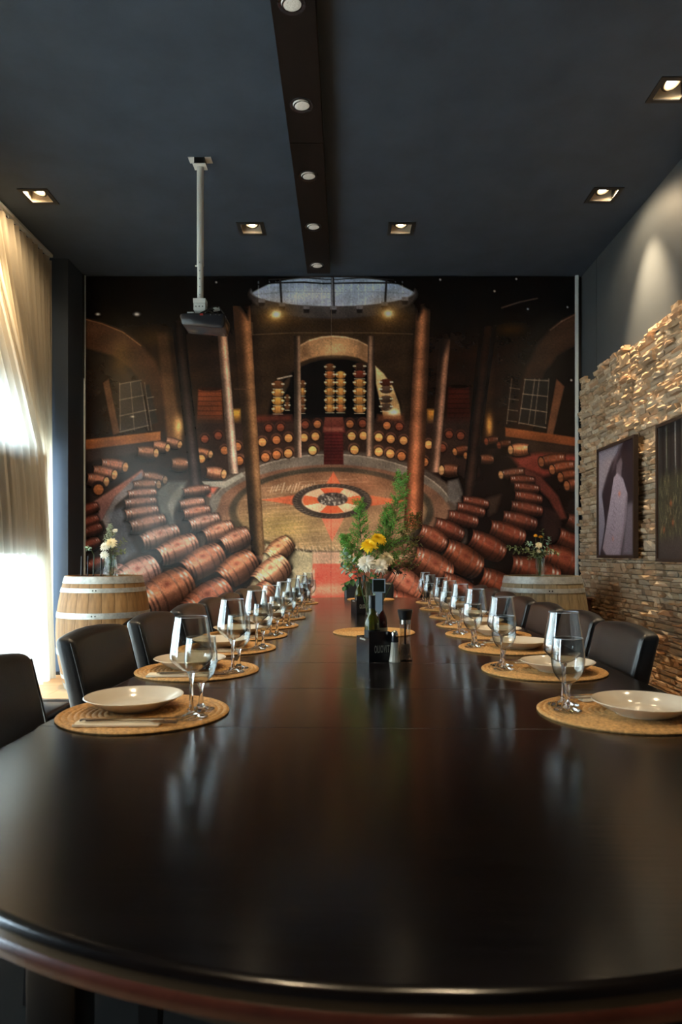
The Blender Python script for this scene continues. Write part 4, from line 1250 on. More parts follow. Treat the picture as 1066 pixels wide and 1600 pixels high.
for q in range(4):
    yq = -0.0115 + 0.0023 + q * 0.00615
    fkm.prism([(0.056, yq - 0.0021), (0.09, yq - 0.0012), (0.09, yq + 0.0012), (0.056, yq + 0.0021)], 0.0007, 0.0024)
fk_b = fkm.mesh('tines', M_STEEL)

MAT_L = [1.53, 2.09, 2.58, 2.99, 3.39, 3.82, 4.36, 4.97]
MAT_R = [1.53, 2.09, 2.59, 3.02, 3.41, 3.85, 4.42, 5.03]
XOFF_L = [-0.45, -0.453, -0.45, -0.44, -0.42, -0.41, -0.40, -0.385]
XOFF_R = [0.622, 0.606, 0.618, 0.63, 0.64, 0.66, 0.667, 0.705]
rp_ = random.Random(3)
MATZ = TZ + 0.0068
for side, ds, xo in ((-1, MAT_L, XOFF_L), (1, MAT_R, XOFF_R)):
    for k, d in enumerate(ds):
        w = where(k, side)
        rz = (0.0 if side < 0 else PI) + TANG
        ca, sa = math.cos(rz), math.sin(rz)
        def P_(lx, ly, z):
            return (xo[k] + ca * lx - sa * ly, d + sa * lx + ca * ly, z)
        j = lambda s: rp_.uniform(-s, s)
        o = put('placemat', mat_me, None, P_(0, 0, TZ), (0, 0, j(3)))
        tag(o, 'round woven straw placemat ' + w, 'placemat', 'straw placemats on the table')
        o = put('plate', plate_me, None, P_(-0.033 + j(.006), 0.028 + j(.006), MATZ), (0, 0, 0))
        tag(o, 'cream ceramic soup plate ' + w, 'plate', 'cream plates on the placemats')
        for nm, gm, lx, ly, lab in (('wine_glass', big_g, 0.118, -0.060, 'tall empty wine glass '), ('water_glass', small_g, 0.131, 0.010 , 'shorter empty stemmed glass ')):
            if k >= 1:
                ly += 0.01 * k * 0.3
            t = empty(nm, P_(lx + j(.008), ly + j(.008), MATZ - 0.0003), j(3))
            tag(t, lab + w, 'glass', 'stemmed glasses on the table')
            put('foot', gm[0], t); put('stem', gm[1], t); put('bowl', gm[2], t)
        # napkin and cutlery lie at the right hand of the guest
        ang = rz + math.radians(4) + j(.05)
        t = empty('napkin', P_(-0.02 + j(.006), -0.122, MATZ + 0.002), ang)
        tag(t, 'folded ivory napkin ' + w, 'napkin', 'folded napkins beside the plates')
        put('sheet', nk_me, t); put('fold', nf_me, t)
        t = empty('table_knife', P_(0.01 + j(.008), -0.108, MATZ + 0.0053), ang + math.radians(5 + j(2)))
        tag(t, 'steel table knife lying on the napkin ' + w, 'knife', 'steel cutlery on the napkins')
        put('handle', kn_h, t); put('blade', kn_b, t)
        t = empty('table_fork', P_(0.02 + j(.008), -0.128, MATZ + 0.0053), ang + math.radians(-2 + j(2)))
        tag(t, 'steel table fork lying on the napkin ' + w, 'fork', 'steel cutlery on the napkins')
        put('handle', fk_h, t); put('tines', fk_b, t)

# mats on the centre line
o = put('placemat', mat_me, None, (0.13, 3.11, TZ)); tag(o, 'straw placemat lying in the middle of the table behind the oil caddy', 'placemat', 'straw placemats on the table')
o = put('placemat', mat_me, None, (0.20, 5.36, TZ)); tag(o, 'straw placemat at the head of the table by the mural', 'placemat', 'straw placemats on the table')

# ================================================================== CHAIRS
def make_chair():
    t = empty('dining_chair')
    s = bevel_box(0.44, 0.43, 0.095, 0.028, 4, 0.11)
    s.v = [(x, y, z + (0.012 * (1 - (2 * x / .44) ** 2) * (1 - (2 * y / .43) ** 2) if z > 0 else 0)) for x, y, z in s.v]
    s.build('seat', M_LEATHER, t, 60, (0.03, 0, 0.435))
    BH = 0.45
    b = bevel_box(0.062, 0.41, BH, 0.022, 4, 0.06)
    out = []
    for x, y, z in b.v:
        h = (z + BH / 2) / BH
        zz = z + 0.016 * (1 - (2 * y / .41) ** 2) * max(0, h) - 0.012
        yy = y * (1 + 0.03 * h)
        xx = x - 0.085 * h ** 1.3 - 0.012 * (1 - (2 * y / .41) ** 2) * h
        if x > 0: xx += 0.006 * math.sin(PI * h) * (1 - (2 * y / .41) ** 2)
        out.append((xx, yy, zz + BH / 2))
    b.v = out
    bk = b.build('backrest', M_LEATHER, t, 60, (-0.165, 0, 0.425))
    for sy in (-1, 1):
        pts = []
        for q in range(13):
            h = q / 12.0
            pts.append((0.031 - 0.085 * h ** 1.3 - 0.006, sy * (0.2035 * (1 + 0.03 * h)), 0.02 + (BH - 0.045) * h))
        MB().tube(pts, 0.0028, 6).build('seam', M_PIPING, bk, 60)
    fr = MB().box(-0.17, 0.21, -0.19, 0.19, 0.35, 0.39).build('seat_rail', M_BLACKWOOD, t)
    for sx in (-1, 1):
        for sy in (-1, 1):
            lg = MB(); x0 = 0.215 if sx > 0 else -0.185
            e = -0.03 * (sx < 0)
            lg.add([(x0 - .02, sy * .185 - .02, .39), (x0 + .02, sy * .185 - .02, .39), (x0 + .02, sy * .185 + .02, .39), (x0 - .02, sy * .185 + .02, .39),
                    (x0 + e - .014, sy * .19 - .014, 0), (x0 + e + .014, sy * .19 - .014, 0), (x0 + e + .014, sy * .19 + .014, 0), (x0 + e - .014, sy * .19 + .014, 0)],
                   [(0, 1, 2, 3), (7, 6, 5, 4), (0, 4, 5, 1), (1, 5, 6, 2), (2, 6, 7, 3), (3, 7, 4, 0)])
            lg.build('leg', M_BLACKWOOD, t)
    return t
FACE = 0.225        # distance from chair origin to the top of the back's front face
proto = make_chair()
used = [False]
def chair(x, y, rz, label):
    o = copy_tree(proto) if used[0] else proto
    used[0] = True
    o.location = (x, y, 0); o.rotation_euler = (0, 0, rz)
    tag(o, label, 'chair', 'black leather chairs around the table')
    return o
L_CH = [(1.48, -0.815, 3), (2.18, -0.83, 4), (2.70, -0.79, 3), (3.17, -0.755, 2), (3.64, -0.74, 2), (4.10, -0.725, 2), (4.58, -0.71, 1), (5.05, -0.70, 1)]
for k, (y, xf, yaw) in enumerate(L_CH):
    lab = ('black leather dining chair cut by the left edge of the picture' if k == 0 else
           'black leather dining chair %s from the camera, curtain side' % ORD[k] if k < 7 else 'farthest black leather dining chair, curtain side')
    chair(xf + FACE + (0.02 if k == 0 else 0.045), y, -math.radians(yaw), lab)
R_CH = [(2.30, 0.972, 1), (2.80, 1.0, 2), (3.26, 0.995, 1), (3.74, 1.005, 2), (4.22, 1.02, 2), (4.68, 1.035, 2), (5.15, 1.05, 2)]
R_ORD = ['nearest', 'second', 'third', 'fourth', 'fifth', 'sixth', 'farthest']
for k, (y, xf, yaw) in enumerate(R_CH):
    chair(xf - FACE - 0.055, y, PI - math.radians(yaw), '%s black leather dining chair on the stone-wall side%s' % (R_ORD[k], '' if k in (0, 6) else ' from the camera'))
hc = chair(0.195, 5.62, -PI / 2 - math.radians(1.5), 'black leather dining chair at the head of the table by the mural')

# low stool between the nearest left chairs
st = empty('low_stool', (-1.32, 2.62, 0)); tag(st, 'black stool seat corner seen between the two nearest left chairs', 'stool')
bevel_box(0.40, 0.36, 0.035, 0.015, 3).build('seat', M_BLACKPL, st, 50, (0, 0, 0.49))
for sx in (-1, 1):
    for sy in (-1, 1):
        MB().tube([(sx * .15, sy * .13, .475), (sx * .17, sy * .15, 0)], 0.014, 8).build('leg', M_BLACKPL, st, 50)

# ================================================================== BARRELS
def barrel(x, y, z0, H, label, mstave, logo=False, extra_rz=0.0):
    t = empty('wine_barrel', (x, y, z0)); tag(t, label, 'barrel', 'standing wine barrels beside the table end')
    RH, RB = 0.293, 0.362
    def R(z):
        s = 2 * z / H - 1
        return RB - (RB - RH) * abs(s) ** 2.0
    nst = 22; nz_ = 14
    me = MB(); da = 2 * PI / nst
    vs = []; fs = []
    for i in range(nz_ + 1):
        z = H * i / nz_
        for r_, offs in ((R(z), (-0.488, -0.25, 0.0, 0.25, 0.488)), (R(z) - 0.024, (0.488, -0.488))):
            for q in offs:
                a_ = q * da
                rr = r_ - (0.0022 if abs(q) > 0.4 and r_ == R(z) else 0)
                vs.append((rr * math.cos(a_), rr * math.sin(a_), z))
    for i in range(nz_):
        for q in range(7):
            q2 = (q + 1) % 7
            fs.append((i * 7 + q, i * 7 + q2, (i + 1) * 7 + q2, (i + 1) * 7 + q))
    fs.append(tuple(range(6, -1, -1))); fs.append(tuple(range(nz_ * 7, nz_ * 7 + 7)))
    sme = MB().add(vs, fs).mesh('stave', mstave, 30)
    for k in range(nst):
        put('stave', sme, t, (0, 0, 0), (0, 0, k * da + extra_rz))
    # head boards recessed in the top
    for k in range(6):
        x0 = -0.268 + k * 0.0895; x1 = x0 + 0.088
        pts = []
        for (xx) in [x0 + (x1 - x0) * q / 4 for q in range(5)]:
            pts.append((xx, -math.sqrt(max(0.0004, 0.266 ** 2 - min(abs(xx), 0.2655) ** 2))))
        poly = pts + [(p[0], -p[1]) for p in reversed(pts)]
        MB().prism(poly, H - 0.034, H - 0.014).build('head_board', mstave, t)
    for zc, wd in ((0.028, 0.050), (0.108, 0.034), (0.300, 0.044), (H - 0.300, 0.044), (H - 0.108, 0.034), (H - 0.029, 0.054)):
        z0_, z1_ = zc - wd / 2, zc + wd / 2
        z1_ = min(z1_, H - 0.001)
        hp = [(R(z0_) - 0.001, z0_), (R(z0_) + 0.0032, z0_), (R((z0_ + z1_) / 2) + 0.0035, (z0_ + z1_) / 2), (R(z1_) + 0.0032, z1_), (R(z1_) - 0.001, z1_)]
        ho = MB().lathe(hp, 64).build('hoop', M_HOOP, t, 40)
        if zc in (H - 0.108, H - 0.300):
            for da_ in (-0.035, 0.035):
                a_ = -PI / 2 + (0.12 if logo else -0.08) + da_
                rr = R(zc) + 0.0035
                MB().lathe([(0.006, 0), (0.005, 0.002), (0.0, 0.003)], 10, Matrix.Translation((rr * math.cos(a_), rr * math.sin(a_), zc)) @ Matrix.Rotation(a_ + PI / 2, 4, 'Z') @ Matrix.Rotation(PI / 2, 4, 'X')).build('rivet', M_BLACKMT, ho, 50)
    if logo:
        lk = mat('burnt_print', (0.02, 0.016, 0.014), 0.7)
        def wrap(o, a0, zc):
            for v in o.data.vertices:
                a_ = a0 + v.co.x / 0.35
                zz = zc + v.co.y
                rr = R(zz) + 0.0015 + v.co.z
                v.co = (rr * math.cos(a_), rr * math.sin(a_), zz)
            o.data.update()
        o = text_mesh('printed_letters', 'MO', 0.075, lk, 0.0004, 1.0, t)
        wrap(o, -PI / 2 + 0.80, H - 0.475)
        wg = MB().prism([(-0.09, -0.020), (-0.035, 0.012), (0.0, 0.034), (0.035, 0.05), (0.08, 0.075), (0.05, 0.03), (0.03, 0.0), (-0.02, 0.0)], -0.0004, 0.0004).build('printed_mark', lk, t)
        wrap(wg, -PI / 2 + 0.83, H - 0.375)
    return t
BLX, BLY = -1.945, 5.50
BRX, BRY = 1.57, 5.45
barrel(BLX, BLY, 0.053, 0.887, 'golden oak wine barrel standing at left between curtain and mural', M_STAVE, True)
barrel(BRX, BRY, 0.0, 0.94, 'weathered grey oak wine barrel standing at right near the stone wall', M_STAVE2, False, 0.07)

# dark cabinet in the right corner
cb = empty('corner_cabinet', (2.035, 5.98, 0)); tag(cb, 'small dark red-brown wooden cabinet between right barrel and stone wall', 'cabinet')
M_REDW = mat('dark_red_wood', (0.035, 0.012, 0.009), 0.35, noise=((30, 30, 4), 0.4))
MB().box(-0.075, 0.045, -0.20, 0.22, 0, 0.72).build('body', M_REDW, cb)
bevel_box(0.145, 0.45, 0.022, 0.005, 2).build('top', M_REDW, cb, 40, (-0.018, 0.01, 0.731))
MB().box(-0.079, -0.076, -0.18, 0.2, 0.05, 0.69).build('door', M_REDW, cb)

# ================================================================== PROJECTOR ON ITS POLE
px_, py_ = -0.957, 4.50
pm = empty('projector_mount', (px_, py_, CEIL)); tag(pm, 'white telescopic ceiling pole carrying the projector', 'mount')
for sx in (-1, 1):
    MB().box(min(sx * .035, sx * .075), max(sx * .035, sx * .075), -0.035, 0.035, -0.004, 0).build('ceiling_plate', M_WHITEPAINT, pm)
MB().box(-0.035, 0.035, -0.03, 0.03, -0.045, 0).build('joint_box', M_BLACKMT, pm)
MB().box(-0.042, 0.042, -0.045, 0.03, -0.052, -0.046).build('flange', M_WHITEPAINT, pm)
MB().lathe([(0, -0.70), (0.0225, -0.70), (0.0225, -0.052), (0, -0.052)], 24).build('upper_tube', M_WHITEPAINT, pm, 40)
lo = MB().lathe([(0, -0.93), (0.0195, -0.93), (0.0195, -0.70), (0, -0.70)], 24).build('lower_tube', M_WHITEPAINT, pm, 40)
for k in range(5):
    MB().lathe([(0.0035, 0), (0.0035, 0.001), (0, 0.001)], 10, Matrix.Translation((0, -0.0196 if k else -0.0226, -0.685 - 0.053 * k)) @ Matrix.Rotation(PI / 2, 4, 'X')).build('pin_hole', M_BLACKMT, lo)
MB().tube([(-0.022, 0, -0.70), (-0.034, 0, -0.70)], 0.005, 10).build('clamp_screw', M_WHITEPAINT, pm, 40)
br = MB().box(-0.04, 0.04, -0.035, 0.035, -0.955, -0.925).box(-0.038, 0.038, -0.033, 0.033, -1.0, -0.9575).box(-0.030, 0.030, -0.028, 0.028, -1.025, -1.0).build('bracket', M_WHITEPAINT, pm)
for xx in (-0.022, 0.0, 0.022):
    MB().lathe([(0.004, 0), (0.004, 0.003), (0, 0.003)], 8, Matrix.Translation((xx, -0.0332, -0.978)) @ Matrix.Rotation(PI / 2, 4, 'X')).build('bolt', M_BLACKMT, br, 40)
pj = empty('projector', (px_ + 0.03, py_ + 0.02, CEIL - 1.125)); tag(pj, 'black projector with loose cables hanging below the white ceiling pole', 'projector')
pb = bevel_box(0.295, 0.23, 0.085, 0.02, 3)
pb.v = [(x * (1 - 0.16 * (0.5 - (z + 0.0425) / 0.085) if z < 0 else 1), y * (1 - 0.12 * (z < -0.02)), z - (0.012 * (x / 0.15) if z < 0 else 0)) for x, y, z in pb.v]
pb.build('body', M_BLACKPL, pj, 40, (0, 0, 0.045))
MB().lathe([(0, 0.0), (0.03, 0), (0.032, 0.012), (0.026, 0.02), (0.0, 0.016)], 24, Matrix.Translation((0.07, 0.115, 0.05)) @ Matrix.Rotation(-PI / 2, 4, 'X')).build('lens', M_BLACKPL, pj, 40)
MB().box(-0.10, -0.06, -0.09, -0.06, 0.088, 0.098).build('port_cover', M_WHITEPAINT, pj)
MB().box(-0.04, 0.03, -0.05, 0.05, 0.088, 0.10).build('mount_plate', M_BLACKMT, pj)
MB().box(-0.012, 0.008, -0.118, -0.11, 0.066, 0.078).build('plug', mat('red_plug', (150, 40, 36), 0.4), pj)
for k, (x0, x1, top_) in enumerate(((0.0, 0.09, 0.135), (0.02, 0.12, 0.15), (-0.02, 0.07, 0.12))):
    pts = [(x0 + (x1 - x0) * q / 10.0, -0.112 + 0.12 * q / 10.0, 0.075 + (top_ - 0.075) * math.sin(PI * q / 10.0 * 0.8)) for q in range(11)]
    MB().tube(pts, 0.0045, 7).build('cable', M_BLACKMT, pj, 60)
MB().lathe([(0, -0.02), (0.012, -0.02), (0.014, 0.0), (0.012, 0.022), (0, 0.022)], 12, Matrix.Translation((0.075, -0.02, 0.14)) @ Matrix.Rotation(PI / 2 - 0.2, 4, 'Y')).build('cable_connector', M_WHITEPAINT, pj, 50)
for k, xx in enumerate((0.055, 0.085, 0.115)):
    MB().lathe([(0.006, 0), (0.006, 0.003), (0.004, 0.003), (0, 0.001)], 10, Matrix.Translation((xx, -0.115, 0.07)) @ Matrix.Rotation(PI / 2, 4, 'X')).build('socket', M_STEEL, pj, 40)

# ================================================================== OIL CADDIES, SHAKERS
M_OLIVE = mat('olive_glass', (0.10, 0.11, 0.012), 0.06, spec=0.6, trans=0.55, ior=1.45)
M_VINE = mat('vinegar_bottle', (0.05, 0.010, 0.006), 0.06, spec=0.6)
M_CAP = mat('black_cap', (0.012, 0.012, 0.012), 0.35)
M_LABEL = mat('paper_label', (190, 182, 160), 0.7)
M_LABELD = mat('dark_label', (0.012, 0.013, 0.014), 0.5)
M_INK = mat('pale_lettering', (170, 168, 156), 0.5)
M_TAG = mat('grey_white_card', (176, 190, 200), 0.6)
def bottle(name, label, cx, cy, r, h, m, lab_m, cap_h, group):
    t = empty(name, (cx, cy, TZ + 0.0045)); tag(t, label, 'bottle', group)
    MB().lathe([(0, 0), (r * 0.95, 0), (r, 0.003), (r, h * 0.52), (r * 0.93, h * 0.60), (r * 0.62, h * 0.68), (r * 0.44, h * 0.73), (r * 0.42, h * 0.84), (r * 0.42, h - cap_h), (0, h - cap_h)], 28).build('body', m, t, 50)
    MB().lathe([(r * 0.425, h * 0.80), (r * 0.46, h * 0.80), (r * 0.46, h), (r * 0.40, h + 0.002), (0, h + 0.002)], 24).build('cap', M_CAP, t, 50)
    MB().lathe([(r + 0.0003, h * 0.16), (r + 0.0006, h * 0.16), (r + 0.0006, h * 0.46), (r + 0.0003, h * 0.46)], 28).build('paper_label', lab_m, t, 50)
    return t
def caddy(x, y, rz, which, wr_):
    t = empty('oil_caddy', (x, y, TZ), rz); tag(t, wr_, 'caddy', 'black oil and vinegar caddies')
    s = 0.052; H = 0.078
    MB().box(-s, s, -s, s, 0, 0.004).build('base', M_BLACKPL, t)
    MB().prism([(-s, 0.004), (s, 0.004), (s, H * 1.12), (0.02, H * 1.28), (-s, H * 1.28)], -0.002, 0.002, Matrix.Translation((0, -s, 0)) @ Matrix.Rotation(PI / 2, 4, 'X')).build('front_panel', M_BLACKPL, t)
    MB().box(-s, s, s - 0.004, s, 0.004, H).build('rear_panel', M_BLACKPL, t)
    MB().box(-s, -s + 0.004, -s + .002, s - .004, 0.004, H).build('side_panel', M_BLACKPL, t)
    MB().box(s - 0.004, s, -s + .002, s - .004, 0.004, H).build('side_panel', M_BLACKPL, t)
    Mx = Matrix.Translation((-0.006, -s - 0.0027, H * 0.52)) @ Matrix.Rotation(PI / 2, 4, 'X')
    o = text_mesh('lettering', 'OLIOVIT', 0.034, M_INK, 0.0003, 0.36, t, Mx, 1.22)
    MB().box(-s - 0.0006, -s, -0.022, 0.022, H * 0.88, H * 0.95).build('side_label', M_INK, t)
    R_ = Matrix.Rotation(rz, 4, 'Z')
    a_ = R_ @ Vector((-0.020, -0.008, 0)); b_ = R_ @ Vector((0.022, 0.016, 0))
    bottle('oil_bottle', 'green olive oil bottle in the %s' % which, x + a_.x, y + a_.y, 0.0265, 0.212, M_OLIVE, M_LABELD, 0.018, 'bottles in the caddies')
    bottle('vinegar_bottle', 'dark red vinegar bottle with pale label in the %s' % which, x + b_.x, y + b_.y, 0.0235, 0.222, M_VINE, M_LABEL, 0.018, 'bottles in the caddies')
caddy(0.106, 2.322, math.radians(22), 'front oil caddy', 'black oil caddy lettered OLIOVIT in the middle of the table')
caddy(0.100, 4.18, math.radians(18), 'rear oil caddy', 'black oil caddy farther back on the table beyond the flower vase')
# little sign on a stake in the front caddy
sg = empty('table_sign', (0.1115, 2.282, TZ + 0.004)); tag(sg, 'small grey-white square sign on a pointed stake in the front caddy', 'sign')
zf = 1.028 - (TZ + 0.004)
f_ = 0.0218
fm = MB()
for a0, a1, b0, b1 in ((-f_, f_, zf - 0.0035, zf), (-f_, f_, zf - 0.047, zf - 0.0435), (-f_, -f_ + 0.003, zf - 0.0435, zf - 0.0035), (f_ - 0.003, f_, zf - 0.0435, zf - 0.0035)):
    fm.box(a0, a1, -0.0015, 0.0015, b0, b1)
fm.build('frame', M_TAG, sg)
MB().box(-f_ + 0.003, f_ - 0.003, 0.0, 0.001, zf - 0.0435, zf - 0.0035).build('face', mat('dark_sign_face', (0.02, 0.022, 0.016), 0.12), sg)
MB().prism([(-0.0115, zf - 0.047), (-0.0115, zf - 0.105), (0.0, zf - 0.119), (0.0115, zf - 0.105), (0.0115, zf - 0.047)], -0.001, 0.001, Matrix.Rotation(PI / 2, 4, 'X')).build('stake', M_TAG, sg)
MB().tube([(0.0, 0.002, zf - 0.06), (0.004, 0.004, 0.0)], 0.0012, 6).build('pin', M_BLACKMT, sg)

t = empty('salt_shaker', (0.163, 2.262, TZ)); tag(t, 'small flared salt shaker with round metal top beside the oil caddy', 'shaker')
M_SALT = mat('salt_filled_glass', (206, 200, 184), 0.08, spec=0.6)
MB().lathe([(0, 0), (0.0185, 0), (0.0195, 0.003), (0.0175, 0.010), (0.0145, 0.030), (0.0122, 0.055), (0.0118, 0.066), (0, 0.066)], 12).build('body', M_SALT, t, 25)
MB().lathe([(0, 0.066), (0.0125, 0.066), (0.0118, 0.084), (0, 0.084)], 20).build('collar', M_BLACKPL, t, 40)
MB().lathe([(0, 0.084), (0.0115, 0.084), (0.0125, 0.090), (0.0105, 0.099), (0.006, 0.104), (0, 0.1055)], 20).build('top', M_STEEL, t, 60)
t = empty('pepper_mill', (0.200, 2.288, TZ)); tag(t, 'clear waisted pepper mill with black flared cap', 'mill')
MB().lathe([(0, 0), (0.0238, 0), (0.0250, 0.003), (0.0242, 0.012), (0.0205, 0.035), (0.0178, 0.06), (0.0172, 0.09), (0.0185, 0.122), (0.0188, 0.124)], 28).build('jar', mat_thin_glass('mill_glass', (0.86, 0.85, 0.80), 0.10, 0.8, 2.5), t, 60)
pc = MB(); rq = random.Random(9)
for k in range(260):
    z_ = rq.uniform(0.006, 0.055); rm = (0.0205 if z_ < 0.02 else 0.0155); a_ = rq.uniform(0, 2 * PI); r_ = rm * math.sqrt(rq.random())
    c_ = Vector((r_ * math.cos(a_), r_ * math.sin(a_), z_)); q = 0.0024
    pc.add([c_ + Vector(v) * q for v in ((1, 0, 0), (-1, 0, 0), (0, 1, 0), (0, -1, 0), (0, 0, 1), (0, 0, -1))], [(0, 2, 4), (2, 1, 4), (1, 3, 4), (3, 0, 4), (2, 0, 5), (1, 2, 5), (3, 1, 5), (0, 3, 5)])
tag(pc.build('peppercorns', mat('peppercorn', (0.14, 0.10, 0.06), 0.6), t, 60), kind='stuff')
MB().lathe([(0, 0.055), (0.003, 0.055), (0.003, 0.124), (0, 0.124)], 12).build('spindle', M_BLACKPL, t, 40)
MB().lathe([(0, 0.124), (0.0195, 0.124), (0.0195, 0.138), (0, 0.138)], 28).build('collar', M_STEEL, t, 40)
MB().lathe([(0, 0.138), (0.0195, 0.138), (0.0235, 0.155), (0.0258, 0.169), (0.024, 0.172), (0, 0.168)], 28).build('cap', M_CAP, t, 40)

# ================================================================== FLOWERS
rf = random.Random(21)
M_GREEN = mat('fern_green', (110, 172, 70), 0.6, noise=((60, 60, 60), 0.35))
M_DKGREEN = mat('dark_leaf_green', (62, 102, 54), 0.45, rnd=0.25)
M_EUC = mat('eucalyptus_leaf', (150, 184, 166), 0.5, rnd=0.25)
M_OLGREEN = mat('olive_leaf', (116, 124, 84), 0.55, rnd=0.3)
M_STEM = mat('flower_stem', (72, 92, 44), 0.6)
M_YEL = mat('yellow_petal', (246, 206, 26), 0.6)
M_YELC = mat('deep_yellow_petal', (226, 160, 20), 0.6)
M_WHITE = mat('white_petal', (240, 238, 224), 0.6)
M_CREAM = mat('cream_petal', (240, 226, 186), 0.6)
M_DRY = mat('dry_grass', (112, 104, 48), 0.7)
M_MARO = mat('maroon_leaf', (46, 34, 32), 0.45, rnd=0.2)
M_VASE = mat_thin_glass('vase_glass', (0.90, 0.95, 0.93), 0.06, 0.85, 2.6)

def bloom_mesh(R, n, m, seed, cup=0.5):
    r_ = random.Random(seed); mb = MB()
    for k in range(n):
        s = (k + 0.5) / n
        el = (1 - s) * (PI / 2) * 1.05 - 0.25 * cup            # inner petals stand up
        az = k * 2.39996 + r_.uniform(-0.2, 0.2)
        Lp = R * (0.55 + 0.45 * s) * r_.uniform(0.85, 1.08)
        wd = R * 0.105
        dirh = Vector((math.cos(az), math.sin(az), 0)); side = Vector((-math.sin(az), math.cos(az), 0))
        pts = []
        for q in range(4):
            f_ = q / 3.0
            e_ = el + (0.35 - 0.9 * f_) * 0.55
            p = dirh * math.cos(e_) * Lp * f_ + Vector((0, 0, 1)) * math.sin(e_) * Lp * f_ * 0.8
            pts.append(p)
        w_ = (0.35, 1.0, 1.0, 0.25)
        vs = []
        for p, q in zip(pts, w_):
            vs += [p - side * wd * q, p + side * wd * q + Vector((0, 0, wd * 0.25))]
        mb.add(vs, [(0, 1, 3, 2), (2, 3, 5, 4), (4, 5, 7, 6)])
    return mb
def flower(name, label, head, foot, R, m, n=90, tilt=(0.5, 0.0), seed=1, group=None, calyx=True):
    t = empty(name, foot); tag(t, label, 'flower', group)
    h = Vector(head) - Vector(foot)
    mid = h * 0.5 + Vector((rf.uniform(-.01, .01), rf.uniform(-.01, .01), 0.01))
    MB().tube([(0, 0, 0), mid, h], 0.0018, 6).build('stem', M_STEM, t, 60)
    b = bloom_mesh(R, n, m, seed).build('bloom', m, t, 60, h, (tilt[0], tilt[1], 0))
    if calyx:
        MB().lathe([(0, -R * 0.16), (R * 0.18, -R * 0.1), (R * 0.26, 0.0), (0, R * 0.05)], 10).build('calyx', M_STEM, b, 60)
    return t
def leaf_mesh(L_, W_, m, fold=0.25):
    pts = [(0, 0), (0.18, 0.62), (0.42, 1.0), (0.70, 0.78), (0.9, 0.34), (1.0, 0.0)]
    vs = [(x * L_, 0, -0.10 * L_ * x * x) for x, w in pts]
    a = [(x * L_, w * W_ / 2, fold * w * W_ / 2 - 0.10 * L_ * x * x) for x, w in pts[1:-1]]
    b = [(x * L_, -w * W_ / 2, fold * w * W_ / 2 - 0.10 * L_ * x * x) for x, w in pts[1:-1]]
    n = len(vs); vs = vs + a + b
    fs = []
    for off, flip in ((n, False), (n + 4, True)):
        fs.append((0, 1, off)); fs.append((4, 5, off + 3))
        for q in range(3): fs.append((q + 1, q + 2, off + q + 1, off + q))
    return MB().add(vs, fs).mesh('leaf', m, 80)
def leafy(name, label, foot, path, leaf_me, n, size=1.0, m=M_STEM, group=None, droop=0.0, start=0.25, spread=1.0):
    """branch with separate leaves; path = world points from the vase outwards"""
    t = empty(name, foot); tag(t, label, 'branch', group)
    pts = [Vector(p) - Vector(foot) for p in path]
    pts = [Vector((0, 0, 0))] + pts
    fine = []
    for i in range(len(pts) - 1):
        for q in range(6): fine.append(pts[i].lerp(pts[i + 1], q / 6.0))
    fine.append(pts[-1])
    MB().tube(fine, 0.0015, 5).build('stem', m, t, 60)
    for k in range(n):
        f_ = start + (1 - start) * (k + 0.6) / n
        i = min(len(fine) - 2, int(f_ * (len(fine) - 1)))
        p = fine[i]; d = (fine[i + 1] - fine[i]).normalized()
        az = k * 2.4 + rf.uniform(-.4, .4)
        u = d.cross(Vector((0.3, 1, 0.2))).normalized(); w = d.cross(u)
        dr = (d * 0.45 + (u * math.cos(az) + w * math.sin(az)) * spread - Vector((0, 0, droop))).normalized()
        o = put('leaf', leaf_me, t, p, dr.to_track_quat('X', 'Z').to_euler(), [size * rf.uniform(0.75, 1.15)] * 3)
    return t
def plume(name, label, foot, tip, width, n_br, m, seed, bend=(0, 0, 0), leaf=0.006, dens=16, group=None, start=0.3, cat='foliage', scat=0.0085):
    """feathery sprig: countless needles are one part"""
    r_ = random.Random(seed)
    t = empty(name, foot); tag(t, label, cat, group)
    T = Vector(tip) - Vector(foot); B = Vector(bend)
    f_ = lambda s: T * s + B * (4 * s * (1 - s))
    MB().tube([f_(q / 10.0) for q in range(11)], [0.0026 - 0.0018 * q / 10 for q in range(11)], 6).build('stem', M_STEM, t, 60)
    fo = MB(); tw = MB()
    for k in range(n_br):
        s = start + (1 - start) * (k + r_.random()) / n_br
        p = f_(s); d = (f_(min(1, s + .02)) - f_(max(0, s - .02))).normalized()
        az = r_.uniform(0, 2 * PI)
        u = d.cross(Vector((0, 1, 0))).normalized(); w = d.cross(u)
        lb = width * (1.15 - 0.75 * (s - start) / (1 - start)) * r_.uniform(0.6, 1.0)
        bd = (d * 0.75 + u * math.cos(az) + w * math.sin(az) * 0.7).normalized()
        e = p + bd * lb
        tw.tube([p, p.lerp(e, .5) + Vector((0, 0, .1 * lb)), e], 0.0007, 4, False)
        for q in range(dens):
            g = 0.25 + 0.75 * (q + r_.random()) / dens
            c_ = p.lerp(e, g) + Vector((r_.uniform(-1, 1), r_.uniform(-1, 1), r_.uniform(-1, 1))) * scat
            for h_ in range(2):
                v1 = Vector((r_.uniform(-1, 1), r_.uniform(-1, 1), r_.uniform(-.3, 1))).normalized() * leaf * r_.uniform(.7, 1.4)
                v2 = v1.cross(Vector((r_.uniform(-1, 1), r_.uniform(-1, 1), r_.uniform(-1, 1)))).normalized() * leaf * 0.42
                fo.add([c_, c_ + v1 * .5 + v2, c_ + v1, c_ + v1 * .5 - v2], [(0, 1, 2, 3)])
    tw.build('twigs', M_STEM, t, 60)
    tag(fo.build('needles', m, t), kind='stuff')
    return t

